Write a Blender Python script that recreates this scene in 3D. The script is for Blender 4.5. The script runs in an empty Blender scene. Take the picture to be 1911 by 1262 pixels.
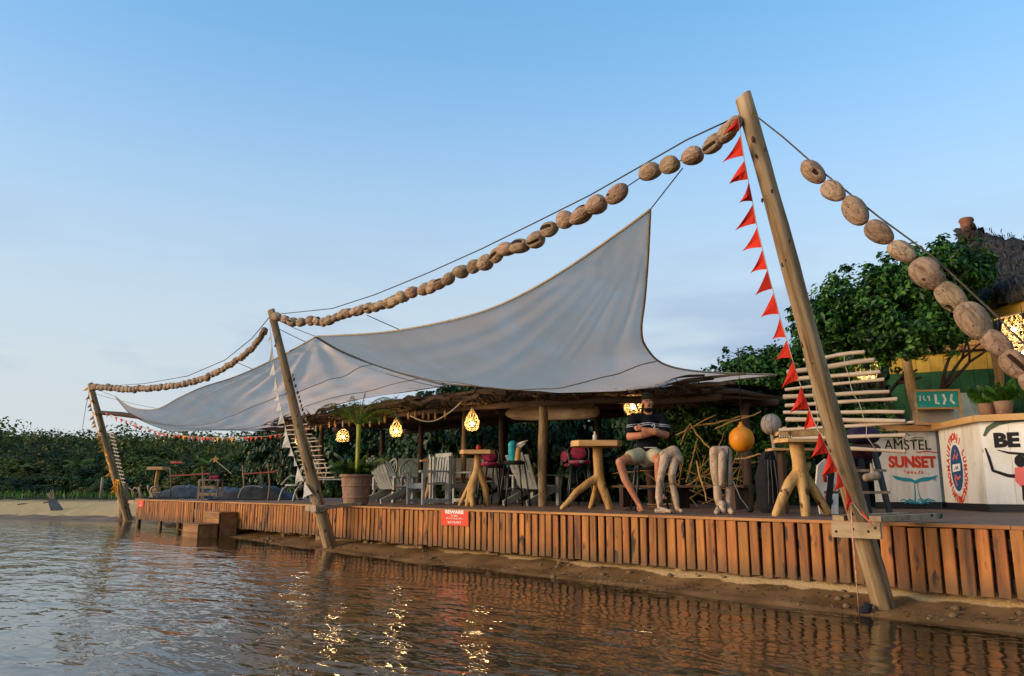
import bpy, math, random
import numpy as np
from mathutils import Vector, Matrix, Euler, Quaternion
random.seed(7); RNG = np.random.default_rng(7)
S = bpy.context.scene; COL = S.collection

# ------------------------------------------------------------------ camera, sky, sun, exposure
FPX, CX, CY = 1500.0, 955.5, 631.0
TH = math.atan(282/1500); AZ = math.atan(1313.5/math.hypot(1500, 282))
FH = Vector((-math.cos(AZ), math.sin(AZ), 0)); RT = Vector((math.sin(AZ), math.cos(AZ), 0)); ZU = Vector((0, 0, 1))
FW = FH*math.cos(TH)+ZU*math.sin(TH); UP = ZU*math.cos(TH)-FH*math.sin(TH)
ZC = 1.048; CAM = Vector((0, 0, ZC))
cam_d = bpy.data.cameras.new('camera'); cam_d.sensor_width = 36; cam_d.lens = 36*FPX/1911
cam_d.clip_start = .05; cam_d.clip_end = 3000
cam = bpy.data.objects.new('camera', cam_d); COL.objects.link(cam)
cam.location = CAM; cam.rotation_euler = Matrix((RT, UP, -FW)).transposed().to_euler()
S.camera = cam
SUN_AZ, SUN_EL = math.radians(-158), math.radians(10)
W = bpy.data.worlds.new('World'); S.world = W; W.use_nodes = True
wn = W.node_tree.nodes; wl = W.node_tree.links
bg = wn['Background']; sky = wn.new('ShaderNodeTexSky'); sky.sky_type = 'NISHITA'; sky.sun_disc = False
sky.sun_elevation = SUN_EL; sky.sun_rotation = SUN_AZ; sky.air_density = 1.0; sky.dust_density = 1.2; sky.ozone_density = 1.6
wtc = wn.new('ShaderNodeTexCoord'); wmp = wn.new('ShaderNodeMapping'); wmp.inputs['Scale'].default_value = (1.4, 1.4, 6.5); wmp.inputs['Location'].default_value = (4.3, 4.7, 3.55)
wnz = wn.new('ShaderNodeTexNoise'); wnz.inputs['Scale'].default_value = 2.3; wnz.inputs['Detail'].default_value = 5; wnz.inputs['Roughness'].default_value = .52
wrp = wn.new('ShaderNodeValToRGB'); wrp.color_ramp.elements[0].position = .46; wrp.color_ramp.elements[1].position = .68
wsp = wn.new('ShaderNodeSeparateXYZ')
wband = wn.new('ShaderNodeMapRange'); wband.inputs[1].default_value = .34; wband.inputs[2].default_value = .17
wmul = wn.new('ShaderNodeMath'); wmul.operation = 'MULTIPLY'
wmu2 = wn.new('ShaderNodeMath'); wmu2.operation = 'MULTIPLY'; wmu2.inputs[1].default_value = .75
wmix = wn.new('ShaderNodeMix'); wmix.data_type = 'RGBA'; wmix.inputs[7].default_value = (.8, 1.1, 1.58, 1)
wl.new(wtc.outputs['Generated'], wmp.inputs['Vector']); wl.new(wmp.outputs[0], wnz.inputs['Vector']); wl.new(wnz.outputs[0], wrp.inputs[0])
wl.new(wtc.outputs['Generated'], wsp.inputs[0]); wl.new(wsp.outputs[2], wband.inputs[0])
wl.new(wrp.outputs[0], wmul.inputs[0]); wl.new(wband.outputs[0], wmul.inputs[1]); wl.new(wmul.outputs[0], wmu2.inputs[0])
whs = wn.new('ShaderNodeHueSaturation'); whs.inputs['Saturation'].default_value = 1.2; wl.new(sky.outputs[0], whs.inputs['Color'])
whz = wn.new('ShaderNodeMapRange'); whz.interpolation_type = 'SMOOTHSTEP'; whz.inputs[1].default_value = .58; whz.inputs[2].default_value = .04; whz.inputs[4].default_value = .92; wl.new(wsp.outputs[2], whz.inputs[0])
whm = wn.new('ShaderNodeMix'); whm.data_type = 'RGBA'; whm.inputs[7].default_value = (1.47, 1.57, 1.66, 1); wl.new(whz.outputs[0], whm.inputs[0]); wbl = wn.new('ShaderNodeMix'); wbl.data_type = 'RGBA'; wbl.inputs[0].default_value = .42; wbl.inputs[7].default_value = (.40, 1.06, 1.85, 1); wl.new(whs.outputs[0], wbl.inputs[6]); wl.new(wbl.outputs[2], whm.inputs[6])
wl.new(wmu2.outputs[0], wmix.inputs[0]); wl.new(whm.outputs[2], wmix.inputs[6]); wl.new(wmix.outputs[2], bg.inputs['Color'])
bg.inputs['Strength'].default_value = .15
sun_d = bpy.data.lights.new('sun', 'SUN'); sun_d.energy = 1.4; sun_d.angle = math.radians(36); sun_d.color = (1, .75, .5)
sun = bpy.data.objects.new('sun', sun_d); COL.objects.link(sun)
sv = Vector((math.sin(SUN_AZ)*math.cos(SUN_EL), math.cos(SUN_AZ)*math.cos(SUN_EL), math.sin(SUN_EL)))
sun.rotation_euler = sv.to_track_quat('Z', 'Y').to_euler(); sun.location = (0, -10, 12)
S.view_settings.view_transform = 'Standard'; S.view_settings.look = 'None'; S.view_settings.exposure = 1.56; S.view_settings.gamma = 1
S.cycles.max_bounces = 6; S.cycles.transparent_max_bounces = 8; S.cycles.use_denoising = True
S.cycles.sample_clamp_indirect = 6; S.cycles.caustics_reflective = False; S.cycles.caustics_refractive = False

# ------------------------------------------------------------------ helpers
ZD = .752; ZB = .176; YF = 7.5                     # deck top, skirt bottom, deck front
def ray(x, y): return FW*FPX + RT*(x-CX) - UP*(y-CY)
def onY(x, y, Y): d = ray(x, y); return CAM + d*(Y/d.y)
def onZ(x, y, Z): d = ray(x, y); return CAM + d*((Z-ZC)/d.z)
def onX(x, y, X): d = ray(x, y); return CAM + d*(X/d.x)
def deckpt(px, Y, z=ZD):                            # a spot on the deck in the row Y
    p = Vector((0, 0, 0))
    y = 940
    for _ in range(8):
        p = onY(px, y, Y); v = Vector((p.x, p.y, z))-CAM; y = CY-FPX*v.dot(UP)/v.dot(FW)
    return Vector((p.x, Y, z))
YAW = math.atan2(RT.y, RT.x)                        # turns a thing's own x axis parallel to the picture
def lin(h):
    if isinstance(h, str):
        h = h.lstrip('#'); c = [int(h[i:i+2], 16)/255 for i in (0, 2, 4)]
        return tuple((v/12.92 if v <= .04045 else ((v+.055)/1.055)**2.4) for v in c)+(1,)
    return tuple(h)+((1,) if len(h) == 3 else ())
MATS = {}
def M(name, cols, scale=4, stretch=(1, 1, 1), rough=.75, bump=.25, rand=.12, detail=6, spots=None, metal=0, spec=.3, emit=None, trans=0, bdist=.01, hue=0, coat=0, cracks=None):
    if name in MATS: return MATS[name]
    m = bpy.data.materials.new(name); m.use_nodes = True; N = m.node_tree.nodes; L = m.node_tree.links
    b = N['Principled BSDF']; b.inputs['Roughness'].default_value = rough; b.inputs['Metallic'].default_value = metal
    b.inputs['Specular IOR Level'].default_value = spec; b.inputs['Coat Weight'].default_value = coat
    tc = N.new('ShaderNodeTexCoord'); oi = N.new('ShaderNodeObjectInfo'); mul = N.new('ShaderNodeMath'); mul.operation = 'MULTIPLY'; mul.inputs[1].default_value = 37
    L.new(oi.outputs['Random'], mul.inputs[0]); ad = N.new('ShaderNodeVectorMath'); ad.operation = 'ADD'
    L.new(tc.outputs['Object'], ad.inputs[0]); L.new(mul.outputs[0], ad.inputs[1])
    mp = N.new('ShaderNodeMapping'); mp.inputs['Scale'].default_value = stretch; L.new(ad.outputs[0], mp.inputs['Vector'])
    nz = N.new('ShaderNodeTexNoise'); nz.inputs['Scale'].default_value = scale; nz.inputs['Detail'].default_value = detail; nz.inputs['Roughness'].default_value = .6
    L.new(mp.outputs[0], nz.inputs['Vector'])
    rp = N.new('ShaderNodeValToRGB'); e = rp.color_ramp.elements
    if len(cols) == 1: cols = [(.3, cols[0]), (.7, cols[0])]
    elif not isinstance(cols[0], tuple) or isinstance(cols[0][0], str): cols = [(.3+.4*i/(len(cols)-1), c) for i, c in enumerate(cols)]
    while len(e) < len(cols): e.new(.5)
    for k, (p, c) in enumerate(cols): e[k].position = p; e[k].color = lin(c)
    L.new(nz.outputs[0], rp.inputs[0]); out = rp.outputs[0]
    if spots:
        sc, th, cc = spots; n2 = N.new('ShaderNodeTexNoise'); n2.inputs['Scale'].default_value = sc; n2.inputs['Detail'].default_value = 3
        mp2 = N.new('ShaderNodeMapping'); mp2.inputs['Scale'].default_value = tuple(1 if s >= 1 else max(s*2.2, .35) for s in stretch); L.new(ad.outputs[0], mp2.inputs['Vector']); L.new(mp2.outputs[0], n2.inputs['Vector'])
        r2 = N.new('ShaderNodeMapRange'); r2.inputs[1].default_value = th; r2.inputs[2].default_value = th+.06; L.new(n2.outputs[0], r2.inputs[0])
        mx = N.new('ShaderNodeMix'); mx.data_type = 'RGBA'; mx.inputs[7].default_value = lin(cc); L.new(r2.outputs[0], mx.inputs[0]); L.new(out, mx.inputs[6]); out = mx.outputs[2]
    if cracks:
        sc, th, cc = cracks; dv = N.new('ShaderNodeVectorMath'); dv.operation = 'MULTIPLY_ADD'; dv.inputs[1].default_value = (.5,)*3; L.new(nz.outputs['Color'], dv.inputs[0]); L.new(ad.outputs[0], dv.inputs[2])
        vo = N.new('ShaderNodeTexVoronoi'); vo.feature = 'DISTANCE_TO_EDGE'; vo.inputs['Scale'].default_value = sc; L.new(dv.outputs[0], vo.inputs['Vector'])
        r3 = N.new('ShaderNodeMapRange'); r3.inputs[1].default_value = th; r3.inputs[2].default_value = 0; L.new(vo.outputs['Distance'], r3.inputs[0])
        mx = N.new('ShaderNodeMix'); mx.data_type = 'RGBA'; mx.inputs[7].default_value = lin(cc); L.new(r3.outputs[0], mx.inputs[0]); L.new(out, mx.inputs[6]); out = mx.outputs[2]
    if rand or hue:
        hs = N.new('ShaderNodeHueSaturation'); mr = N.new('ShaderNodeMapRange'); mr.inputs[3].default_value = 1-rand; mr.inputs[4].default_value = 1+rand
        L.new(oi.outputs['Random'], mr.inputs[0]); L.new(mr.outputs[0], hs.inputs['Value']); L.new(out, hs.inputs['Color']); out = hs.outputs[0]
        if hue:
            m3 = N.new('ShaderNodeMath'); m3.operation = 'MULTIPLY'; m3.inputs[1].default_value = 7.31; L.new(oi.outputs['Random'], m3.inputs[0])
            fr = N.new('ShaderNodeMath'); fr.operation = 'FRACT'; L.new(m3.outputs[0], fr.inputs[0])
            mh = N.new('ShaderNodeMapRange'); mh.inputs[3].default_value = .5-hue; mh.inputs[4].default_value = .5+hue; L.new(fr.outputs[0], mh.inputs[0]); L.new(mh.outputs[0], hs.inputs['Hue'])
    L.new(out, b.inputs['Base Color'])
    if bump:
        bp = N.new('ShaderNodeBump'); bp.inputs['Strength'].default_value = bump; bp.inputs['Distance'].default_value = bdist
        L.new(nz.outputs[0], bp.inputs['Height']); L.new(bp.outputs[0], b.inputs['Normal'])
    if emit:
        b.inputs['Emission Color'].default_value = lin(emit[0]); b.inputs['Emission Strength'].default_value = emit[1]
    if trans:
        t = N.new('ShaderNodeBsdfTranslucent'); L.new(out, t.inputs['Color']); ms = N.new('ShaderNodeMixShader'); ms.inputs[0].default_value = trans
        L.new(b.outputs[0], ms.inputs[1]); L.new(t.outputs[0], ms.inputs[2]); L.new(ms.outputs[0], N['Material Output'].inputs['Surface'])
    MATS[name] = m; return m

def tag(o, label=None, cat=None, group=None, kind=None):
    if label: o['label'] = label
    if cat: o['category'] = cat
    if group: o['group'] = group
    if kind: o['kind'] = kind
    return o
def thing(name, loc=(0, 0, 0), rz=0, label=None, cat=None, group=None):
    o = bpy.data.objects.new(name, None); COL.objects.link(o); o.location = loc; o.rotation_euler = (0, 0, rz); o.empty_display_size = .2
    return tag(o, label, cat, group)
def link(name, me, parent=None, loc=None, rot=None, scale=None):
    o = bpy.data.objects.new(name, me); COL.objects.link(o)
    if parent: o.parent = parent
    if loc is not None: o.location = loc
    if rot is not None: o.rotation_euler = rot
    if scale is not None: o.scale = scale
    return o
def ch(o): return [c for c in bpy.data.objects if c.parent == o]
def copy_tree(o, parent=None):
    c = o.copy(); COL.objects.link(c); c.parent = parent
    for k in ch(o): copy_tree(k, c)
    return c
def frame(d, up=Vector((0, 0, 1))):
    d = Vector(d).normalized(); up = Vector(up)
    if abs(d.dot(up)) > .98: up = Vector((0, 1, 0)) if abs(d.y) < .9 else Vector((1, 0, 0))
    a = d.cross(up).normalized(); return d, a, a.cross(d)
class MB:
    def __init__(s): s.v = []; s.f = []; s.mi = []; s.k = 0
    def add(s, vs, fs):
        n = len(s.v); s.v += [tuple(p) for p in vs]; s.f += [tuple(i+n for i in q) for q in fs]; s.mi += [s.k]*len(fs); return s
    def box(s, c, size, rot=None, bev=0):
        hx, hy, hz = [q/2 for q in size]; vs = [Vector((x, y, z)) for x in (-hx, hx) for y in (-hy, hy) for z in (-hz, hz)]
        if rot is not None:
            Rm = rot if isinstance(rot, Matrix) else Euler(rot).to_matrix(); vs = [Rm @ p for p in vs]
        c = Vector(c); vs = [p+c for p in vs]
        return s.add(vs, [(0, 1, 3, 2), (4, 6, 7, 5), (0, 4, 5, 1), (2, 3, 7, 6), (0, 2, 6, 4), (1, 5, 7, 3)])
    def bar(s, p0, p1, w, h, up=(0, 0, 1)):
        p0, p1 = Vector(p0), Vector(p1); d, a, b = frame(p1-p0, up); vs = []
        for p in (p0, p1):
            for i, j in ((-1, -1), (1, -1), (1, 1), (-1, 1)): vs.append(p+a*(i*w/2)+b*(j*h/2))
        return s.add(vs, [(3, 2, 1, 0), (4, 5, 6, 7)]+[(i, (i+1) % 4, 4+(i+1) % 4, 4+i) for i in range(4)])
    def tube(s, pts, rads, n=8, jit=0, caps=True):
        pts = [Vector(p) for p in pts]
        if not isinstance(rads, (list, tuple)): rads = [rads]*len(pts)
        vs = []; fs = []; pa = None
        for i, p in enumerate(pts):
            d = (pts[min(i+1, len(pts)-1)]-pts[max(i-1, 0)])
            if d.length < 1e-9: d = Vector((0, 0, 1))
            d.normalize()
            if pa is None: _, a, b = frame(d)
            else:
                a = (pa-d*pa.dot(d)).normalized(); b = a.cross(d)
            pa = a
            for k in range(n):
                t = 2*math.pi*k/n; r = rads[i]*(1+jit*random.uniform(-1, 1)); vs.append(p+(a*math.cos(t)+b*math.sin(t))*r)
        for i in range(len(pts)-1):
            for k in range(n): fs.append((i*n+k, i*n+(k+1) % n, (i+1)*n+(k+1) % n, (i+1)*n+k))
        if caps: fs.append(tuple(range(n-1, -1, -1))); fs.append(tuple((len(pts)-1)*n+k for k in range(n)))
        return s.add(vs, fs)
    def lathe(s, prof, n=20, c=(0, 0, 0), sx=1, sy=1):
        c = Vector(c); vs = [c+Vector((r*math.cos(2*math.pi*k/n)*sx, r*math.sin(2*math.pi*k/n)*sy, z)) for r, z in prof for k in range(n)]
        fs = [(i*n+k, i*n+(k+1) % n, (i+1)*n+(k+1) % n, (i+1)*n+k) for i in range(len(prof)-1) for k in range(n)]
        fs += [tuple(range(n-1, -1, -1)), tuple((len(prof)-1)*n+k for k in range(n))]
        return s.add(vs, fs)
    def ball(s, c, r, n=14, m=9, squash=(1, 1, 1), rot=None):
        prof = [(math.sin(math.pi*i/m), -math.cos(math.pi*i/m)) for i in range(m+1)]; prof[0] = (.02, -1); prof[-1] = (.02, 1)
        k0 = len(s.v); s.lathe(prof, n)
        for i in range(k0, len(s.v)):
            p = Vector(s.v[i]); p = Vector((p.x*squash[0], p.y*squash[1], p.z*squash[2]))*r
            if rot is not None: p = (rot if isinstance(rot, Matrix) else Euler(rot).to_matrix()) @ p
            s.v[i] = tuple(p+Vector(c))
        return s
    def poly(s, pts, n, th):                       # flat outline pts pushed along n by th
        pts = [Vector(p) for p in pts]; n = Vector(n).normalized()*th; k = len(pts)
        return s.add(pts+[p+n for p in pts], [tuple(range(k-1, -1, -1)), tuple(range(k, 2*k))]+[(i, (i+1) % k, k+(i+1) % k, k+i) for i in range(k)])
    def mesh(s, name, mats, smooth=False, off=None):
        me = bpy.data.meshes.new(name); vs = s.v
        if off is not None: vs = [(x-off[0], y-off[1], z-off[2]) for x, y, z in vs]
        me.from_pydata(vs, [], s.f)
        for m in (mats if isinstance(mats, (list, tuple)) else [mats]): me.materials.append(m)
        if any(s.mi): me.polygons.foreach_set('material_index', s.mi)
        if smooth: me.polygons.foreach_set('use_smooth', [True]*len(s.f))
        me.update(); return me
    def build(s, name, mats, parent=None, world=False, smooth=False):
        off = parent.location if (parent and world) else None
        if parent is None and not world: off = None
        return link(name, s.mesh(name, mats, smooth, off), parent)
def build_at(mb, name, mat, origin, smooth=False):   # world-space shape with its own origin
    return link(name, mb.mesh(name, mat, smooth, origin), None, origin)
def bake(o, name=None):
    dg = bpy.context.evaluated_depsgraph_get(); me = bpy.data.meshes.new_from_object(o.evaluated_get(dg)); o.modifiers.clear(); o.data = me; return o
def fused(name, caps, voxel, mat, parent=None, smooth=6, balls=()):
    """capsules (p0,p1,r0,r1) and balls (c,r,squash) fused into one continuous skin"""
    mb = MB()
    for p0, p1, r0, r1 in caps:
        p0, p1 = Vector(p0), Vector(p1); mb.tube([p0, p0.lerp(p1, .5), p1], [r0, (r0+r1)/2, r1], 12); mb.ball(p0, r0, 12, 8); mb.ball(p1, r1, 12, 8)
    for b in balls: mb.ball(b[0], b[1], 16, 10, b[2] if len(b) > 2 else (1, 1, 1), b[3] if len(b) > 3 else None)
    o = mb.build(name, mat, parent)
    r = o.modifiers.new('r', 'REMESH'); r.mode = 'VOXEL'; r.voxel_size = voxel; r.use_smooth_shade = True
    if smooth: q = o.modifiers.new('s', 'SMOOTH'); q.factor = .5; q.iterations = smooth
    bake(o); o.data.materials.clear(); o.data.materials.append(mat); return o
def chain(pts, rads): return [(pts[i], pts[i+1], rads[i], rads[i+1]) for i in range(len(pts)-1)]
def stick_mesh(name, mat, n=7, seg=5, jit=.12, bend=.02):
    mb = MB(); vs = []
    for i in range(seg+1):
        bx_, by_ = (random.uniform(-1, 1)*bend*30 if 0 < i < seg else 0 for _ in range(2)); rr = random.uniform(.85, 1.08)*(.9 if i == seg else 1)
        for k in range(n): r = rr*(1+jit*random.uniform(-1, 1)); vs.append((bx_+r*math.cos(6.2832*k/n), by_+r*math.sin(6.2832*k/n), i/seg))
    mb.add(vs, [(i*n+k, i*n+(k+1) % n, (i+1)*n+(k+1) % n, (i+1)*n+k) for i in range(seg) for k in range(n)]+[tuple(range(n-1, -1, -1)), tuple(seg*n+k for k in range(n))])
    return mb.mesh(name, mat, True)
def stick(name, me, p0, p1, r, parent=None):         # unit stick scaled and turned onto p0-p1
    p0, p1 = Vector(p0), Vector(p1)
    o = link(name, me, parent, p0-(parent.location if parent else Vector((0, 0, 0)))); o.rotation_mode = 'QUATERNION'
    o.rotation_quaternion = (p1-p0).to_track_quat('Z', 'Y') @ Quaternion((0, 0, 1), random.uniform(0, 6.28)); o.scale = (r, r, (p1-p0).length); return o
def spline(pts, k):
    pts = [Vector(p) for p in pts]; out = []; n = len(pts)
    acc = [0]
    for i in range(n-1): acc.append(acc[-1]+(pts[i+1]-pts[i]).length)
    for j in range(k+1):
        s = acc[-1]*j/k; i = 0
        while i < n-2 and acc[i+1] < s: i += 1
        t = (s-acc[i])/max(acc[i+1]-acc[i], 1e-9); p0, p1, p2, p3 = pts[max(i-1, 0)], pts[i], pts[i+1], pts[min(i+2, n-1)]
        out.append(.5*((2*p1)+(p2-p0)*t+(2*p0-5*p1+4*p2-p3)*t*t+(3*p1-p0-3*p2+p3)*t**3))
    return out
def leaf_mesh(name, C, Nn, size, mats, aspect=.5, fold=.18, along=None):
    """one folded leaf (two quads) at every centre"""
    n = len(C); Nn = Nn/np.linalg.norm(Nn, axis=1, keepdims=True)
    r = RNG.normal(size=(n, 3)) if along is None else along
    T = r-Nn*(r*Nn).sum(1, keepdims=True); T /= np.linalg.norm(T, axis=1, keepdims=True); B = np.cross(Nn, T)
    s = (size if np.ndim(size) else np.full(n, size))[:, None]
    V = np.stack([C-T*s*.5, C+B*s*aspect*.5+Nn*s*fold-T*s*.05, C+T*s*.5, C-B*s*aspect*.5+Nn*s*fold-T*s*.05], 1).reshape(-1, 3)
    me = bpy.data.meshes.new(name); me.vertices.add(4*n); me.vertices.foreach_set('co', V.ravel())
    F = (np.arange(n)[:, None]*4+np.array([[0, 1, 2, 0, 2, 3]])).ravel()
    me.loops.add(6*n); me.loops.foreach_set('vertex_index', F.astype(np.int32)); me.polygons.add(2*n)
    me.polygons.foreach_set('loop_start', np.arange(0, 6*n, 3, dtype=np.int32))
    for m in (mats if isinstance(mats, (list, tuple)) else [mats]): me.materials.append(m)
    if isinstance(mats, (list, tuple)) and len(mats) > 1:
        me.polygons.foreach_set('material_index', np.repeat(RNG.integers(0, len(mats), n), 2).astype(np.int32))
    me.update(calc_edges=True); return me
def crown_pts(nclump, per, rx, ry, rz, cr, hollow=.55, zmin=-1):
    d = RNG.normal(size=(nclump*2, 3)); d /= np.linalg.norm(d, axis=1, keepdims=True); d = d[d[:, 2] > zmin][:nclump]
    rad = hollow+(1-hollow)*RNG.random((len(d), 1))**.6; cc = d*rad*np.array([rx, ry, rz])
    o = RNG.normal(size=(len(d), per, 3)); o /= np.linalg.norm(o, axis=2, keepdims=True); ro = RNG.random((len(d), per, 1))**.5
    sz = (cr*(.6+.8*RNG.random((len(d), 1, 1)))); P = cc[:, None]+o*ro*sz*np.array([1, 1, .75])
    Nn = o*.6+d[:, None]*.5+np.array([0, 0, .5])+RNG.normal(size=o.shape)*.35
    return P.reshape(-1, 3), Nn.reshape(-1, 3)

# ------------------------------------------------------------------ materials
POLEW = M('pole_wood', ['#4a3822', '#806646', '#9c8260', '#b39a78'], 17, (1, 1, .06), .85, .8, .06, spots=(5.5, .645, '#2e2114'), bdist=.012)
PLANK = M('plank_wood', ['#472809', '#87501c', '#a56628', '#b57837'], 9, (1, 1, .1), .62, .4, .24, spots=(8.5, .6, '#2f180a'), spec=.35, hue=.006, bdist=.006)
DECKW = M('deck_board_wood', ['#4a372c', '#665044', '#7a6252'], 8, (.1, 1, 1), .6, .3, .14)
EDGEW = M('edge_board_wood', ['#7d4e26', '#a56f3c', '#bb8650'], 8, (.1, 1, 1), .65, .3, .12)
PALEW = M('pale_branch_wood', ['#8a6030', '#b88a4e', '#cda46a'], 9, (1, 1, .22), .65, .5, .1, spots=(7, .62, '#5d3b1a'), cracks=(5, .018, '#6b4822'))
SLABW = M('slab_wood', ['#a87440', '#c69a62', '#d6b07c'], 9, (.12, 1, 1), .6, .25, .1)
DRIFT = M('driftwood', ['#6d5a48', '#9a846c', '#b09c84'], 9, (1, 1, .2), .85, .5, .1, spots=(7, .7, '#4b3a2c'))
STICKW = M('stick_wood', ['#5c4632', '#86705a', '#a08a72'], 8, (1, 1, .12), .85, .4, .25)
DARKW = M('dark_post_wood', ['#2b1e15', '#49362a', '#5c4534'], 7, (1, 1, .15), .85, .4, .15)
ROOFW = M('roof_stick_wood', ['#2e231a', '#54412f', '#7a624a'], 8, (1, 1, .15), .9, .4, .4)
GREYP = M('grey_paint', ['#8f908c', '#a7a8a2', '#b5b6b0'], 6, (1, 1, 1), .6, .12, .06, spots=(16, .68, '#7a6f62'))
WHITEP = M('white_paint', ['#c8bdaa', '#e0d9cc', '#e8e2d8'], 5, (1, 1, .22), .6, .2, .03, spots=(9, .67, '#a89a86'))
BLACKM = M('black_metal', ['#0d0d0e', '#1b1b1c'], 6, rough=.45, bump=.05, spec=.5)
BLACKF = M('black_fabric', ['#121214', '#232327'], 20, rough=.9, bump=.3)
ROPE = M('rope', ['#3a322b', '#5f5448'], 60, rough=.9, bump=.4)
TWINE = M('pale_twine', ['#b9a68a', '#d5c6ac'], 60, rough=.9, bump=.3)
COCO = M('coconut_husk', ['#7a5f46', '#a5876a', '#b99c7e'], 2.6, (1, 1, .3), .9, .6, .2, spots=(4.2, .66, '#45301f'), bdist=.1, hue=.01, cracks=(.85, .022, '#6a503a'))
COCOD = M('coconut_hollow', ['#1b120c', '#3a281b'], 8, rough=.95, bump=.4)
REDF = M('red_cloth', ['#e03420', '#ee4630'], 6, rough=.75, bump=.15, rand=.1, trans=.35)
WHITEF = M('white_cloth', ['#c8c4be', '#dedad4'], 6, rough=.8, bump=.15, rand=.06, trans=.3)
YELF = M('yellow_cloth', ['#d98f0e', '#f0ae1c'], 6, rough=.8, bump=.15, rand=.15, trans=.25)
PINKF = M('faded_pink_cloth', ['#b0433c', '#d77a70'], 6, rough=.8, bump=.15, rand=.3, trans=.3)
SAIL = M('sail_cloth', ['#f4c9aa', '#f7d0b4', '#f9d8c0'], 1.4, (1, 1, 1), .85, .1, 0, trans=.78, spots=(1.1, .69, '#e8bb98'))
SEAM = M('sail_hem', ['#9a866c', '#b29e82'], 10, rough=.9, bump=.2, trans=.15)
TERRA = M('terracotta', ['#75594a', '#8d6d5b', '#9a7c68'], 7, rough=.85, bump=.2, spots=(5, .68, '#b39e8c'))
LEAFA = M('leaf_mid', ['#1f400a', '#356014', '#4a7a20'], 1.3, rough=.5, bump=0, rand=.1, trans=.25, spec=.45)
LEAFB = M('leaf_dark', ['#0f2606', '#1c3d0b', '#284f12'], 1.3, rough=.5, bump=0, rand=.1, trans=.22, spec=.45)
LEAFC = M('leaf_light', ['#2f5812', '#4a7a1f', '#63903a'], 1.3, rough=.5, bump=0, rand=.1, trans=.3, spec=.45)
LEAFO = M('scrub_leaf', ['#2f3c12', '#4f5c1e', '#767a36'], .6, rough=.65, bump=0, rand=.38, trans=.2, hue=.025)
LEAFP = M('scrub_leaf_dark', ['#1d290c', '#324016', '#485622'], .6, rough=.65, bump=0, rand=.35, trans=.2, hue=.02)
LEAFY = M('palm_leaf', ['#3c5a12', '#5f7d1d', '#8a8f2a'], 5, rough=.5, bump=0, rand=.1, trans=.3)
BARK = M('bark', ['#2d2219', '#4a3a2c', '#5d4b3b'], 9, (1, 1, .25), .9, .6, .1, bdist=.02)
# damp, greyed lower ends of the skirt planks
_n = PLANK.node_tree.nodes; _l = PLANK.node_tree.links; _b = _n['Principled BSDF']; _src = _b.inputs['Base Color'].links[0].from_socket
_tc = _n.new('ShaderNodeTexCoord'); _sp = _n.new('ShaderNodeSeparateXYZ'); _l.new(_tc.outputs['Object'], _sp.inputs[0]); _nz = next(q for q in _n if q.type == 'TEX_NOISE')
_ad = _n.new('ShaderNodeMath'); _ad.operation = 'MULTIPLY_ADD'; _ad.inputs[1].default_value = -.3; _l.new(_nz.outputs[0], _ad.inputs[0]); _l.new(_sp.outputs[2], _ad.inputs[2])
_mr = _n.new('ShaderNodeMapRange'); _mr.inputs[1].default_value = .06; _mr.inputs[2].default_value = -.14; _mr.inputs[4].default_value = .75; _l.new(_ad.outputs[0], _mr.inputs[0])
_mx = _n.new('ShaderNodeMix'); _mx.data_type = 'RGBA'; _mx.inputs[7].default_value = lin('#4a3a22'); _l.new(_mr.outputs[0], _mx.inputs[0]); _l.new(_src, _mx.inputs[6]); _l.new(_mx.outputs[2], _b.inputs['Base Color'])
def text_mesh(body, size, mat, bold=0.0, th=.003):
    cu = bpy.data.curves.new('lettering', 'FONT'); cu.body = body; cu.size = size; cu.align_x = 'CENTER'; cu.align_y = 'CENTER'; cu.extrude = th; cu.offset = bold
    cu.resolution_u = 3
    o = bpy.data.objects.new('tmp', cu); COL.objects.link(o); dg = bpy.context.evaluated_depsgraph_get(); me = bpy.data.meshes.new_from_object(o.evaluated_get(dg))
    bpy.data.objects.remove(o); me.materials.clear(); me.materials.append(mat); return me
def scrawl_mesh(n, size, mat, seed=1, th=.003):    # a row of unreadable letter-like brush marks
    rnd = random.Random(seed); mb = MB(); w = size*.62; t = size*.13
    for k in range(n):
        x = (k-(n-1)/2)*w; hh = size*.36
        for s in range(rnd.choice((2, 2, 3))):
            a = (x+rnd.choice((-.22, 0, .22))*w, rnd.choice((-hh, 0, hh))); b_ = (x+rnd.choice((-.24, .24, .1))*w, rnd.choice((-hh, hh, hh*.2)))
            if math.hypot(a[0]-b_[0], a[1]-b_[1]) < size*.2: b_ = (x+.2*w, -a[1] if abs(a[1]) > .01 else hh)
            mb.bar((a[0], a[1], th/2+.0004*s), (b_[0], b_[1], th/2+.0004*s), t, th)
    return mb.mesh('lettering', mat)
FLATX = (math.pi/2, 0, 0)
# ------------------------------------------------------------------ terrain and water
def sstep(a, b, x): t = np.clip((x-a)/(b-a), 0, 1); return t*t*(3-2*t)
_ph = RNG.random((40, 3))*6.28
def vnoise(X, Y, f0, octs=4, s=0):
    o = 0; a = 1.0; f = f0
    for k in range(octs):
        p = _ph[(s+k) % 40]; q = _ph[(s+k+17) % 40]
        o = o+a*(np.sin(X*f*1.1+Y*f*.43+p[0])*np.cos(Y*f*.93-X*f*.31+p[1])+.6*np.sin((X*.7+Y*1.3)*f*1.37+q[2])); a *= .5; f *= 2.03
    return o*.5
SHX = np.array([-400, -90, -60, -45, -38.5, -34.7, -31.5, -29, -26, -22, -16, -10, -5, 0, 60, 200.]); SHY = np.array([-160, -60, -24, -4.5, 2.3, 5.3, 7.2, 8.2, 8.1, 7.45, 6.98, 6.82, 6.88, 6.98, 7.5, 10.])
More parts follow.
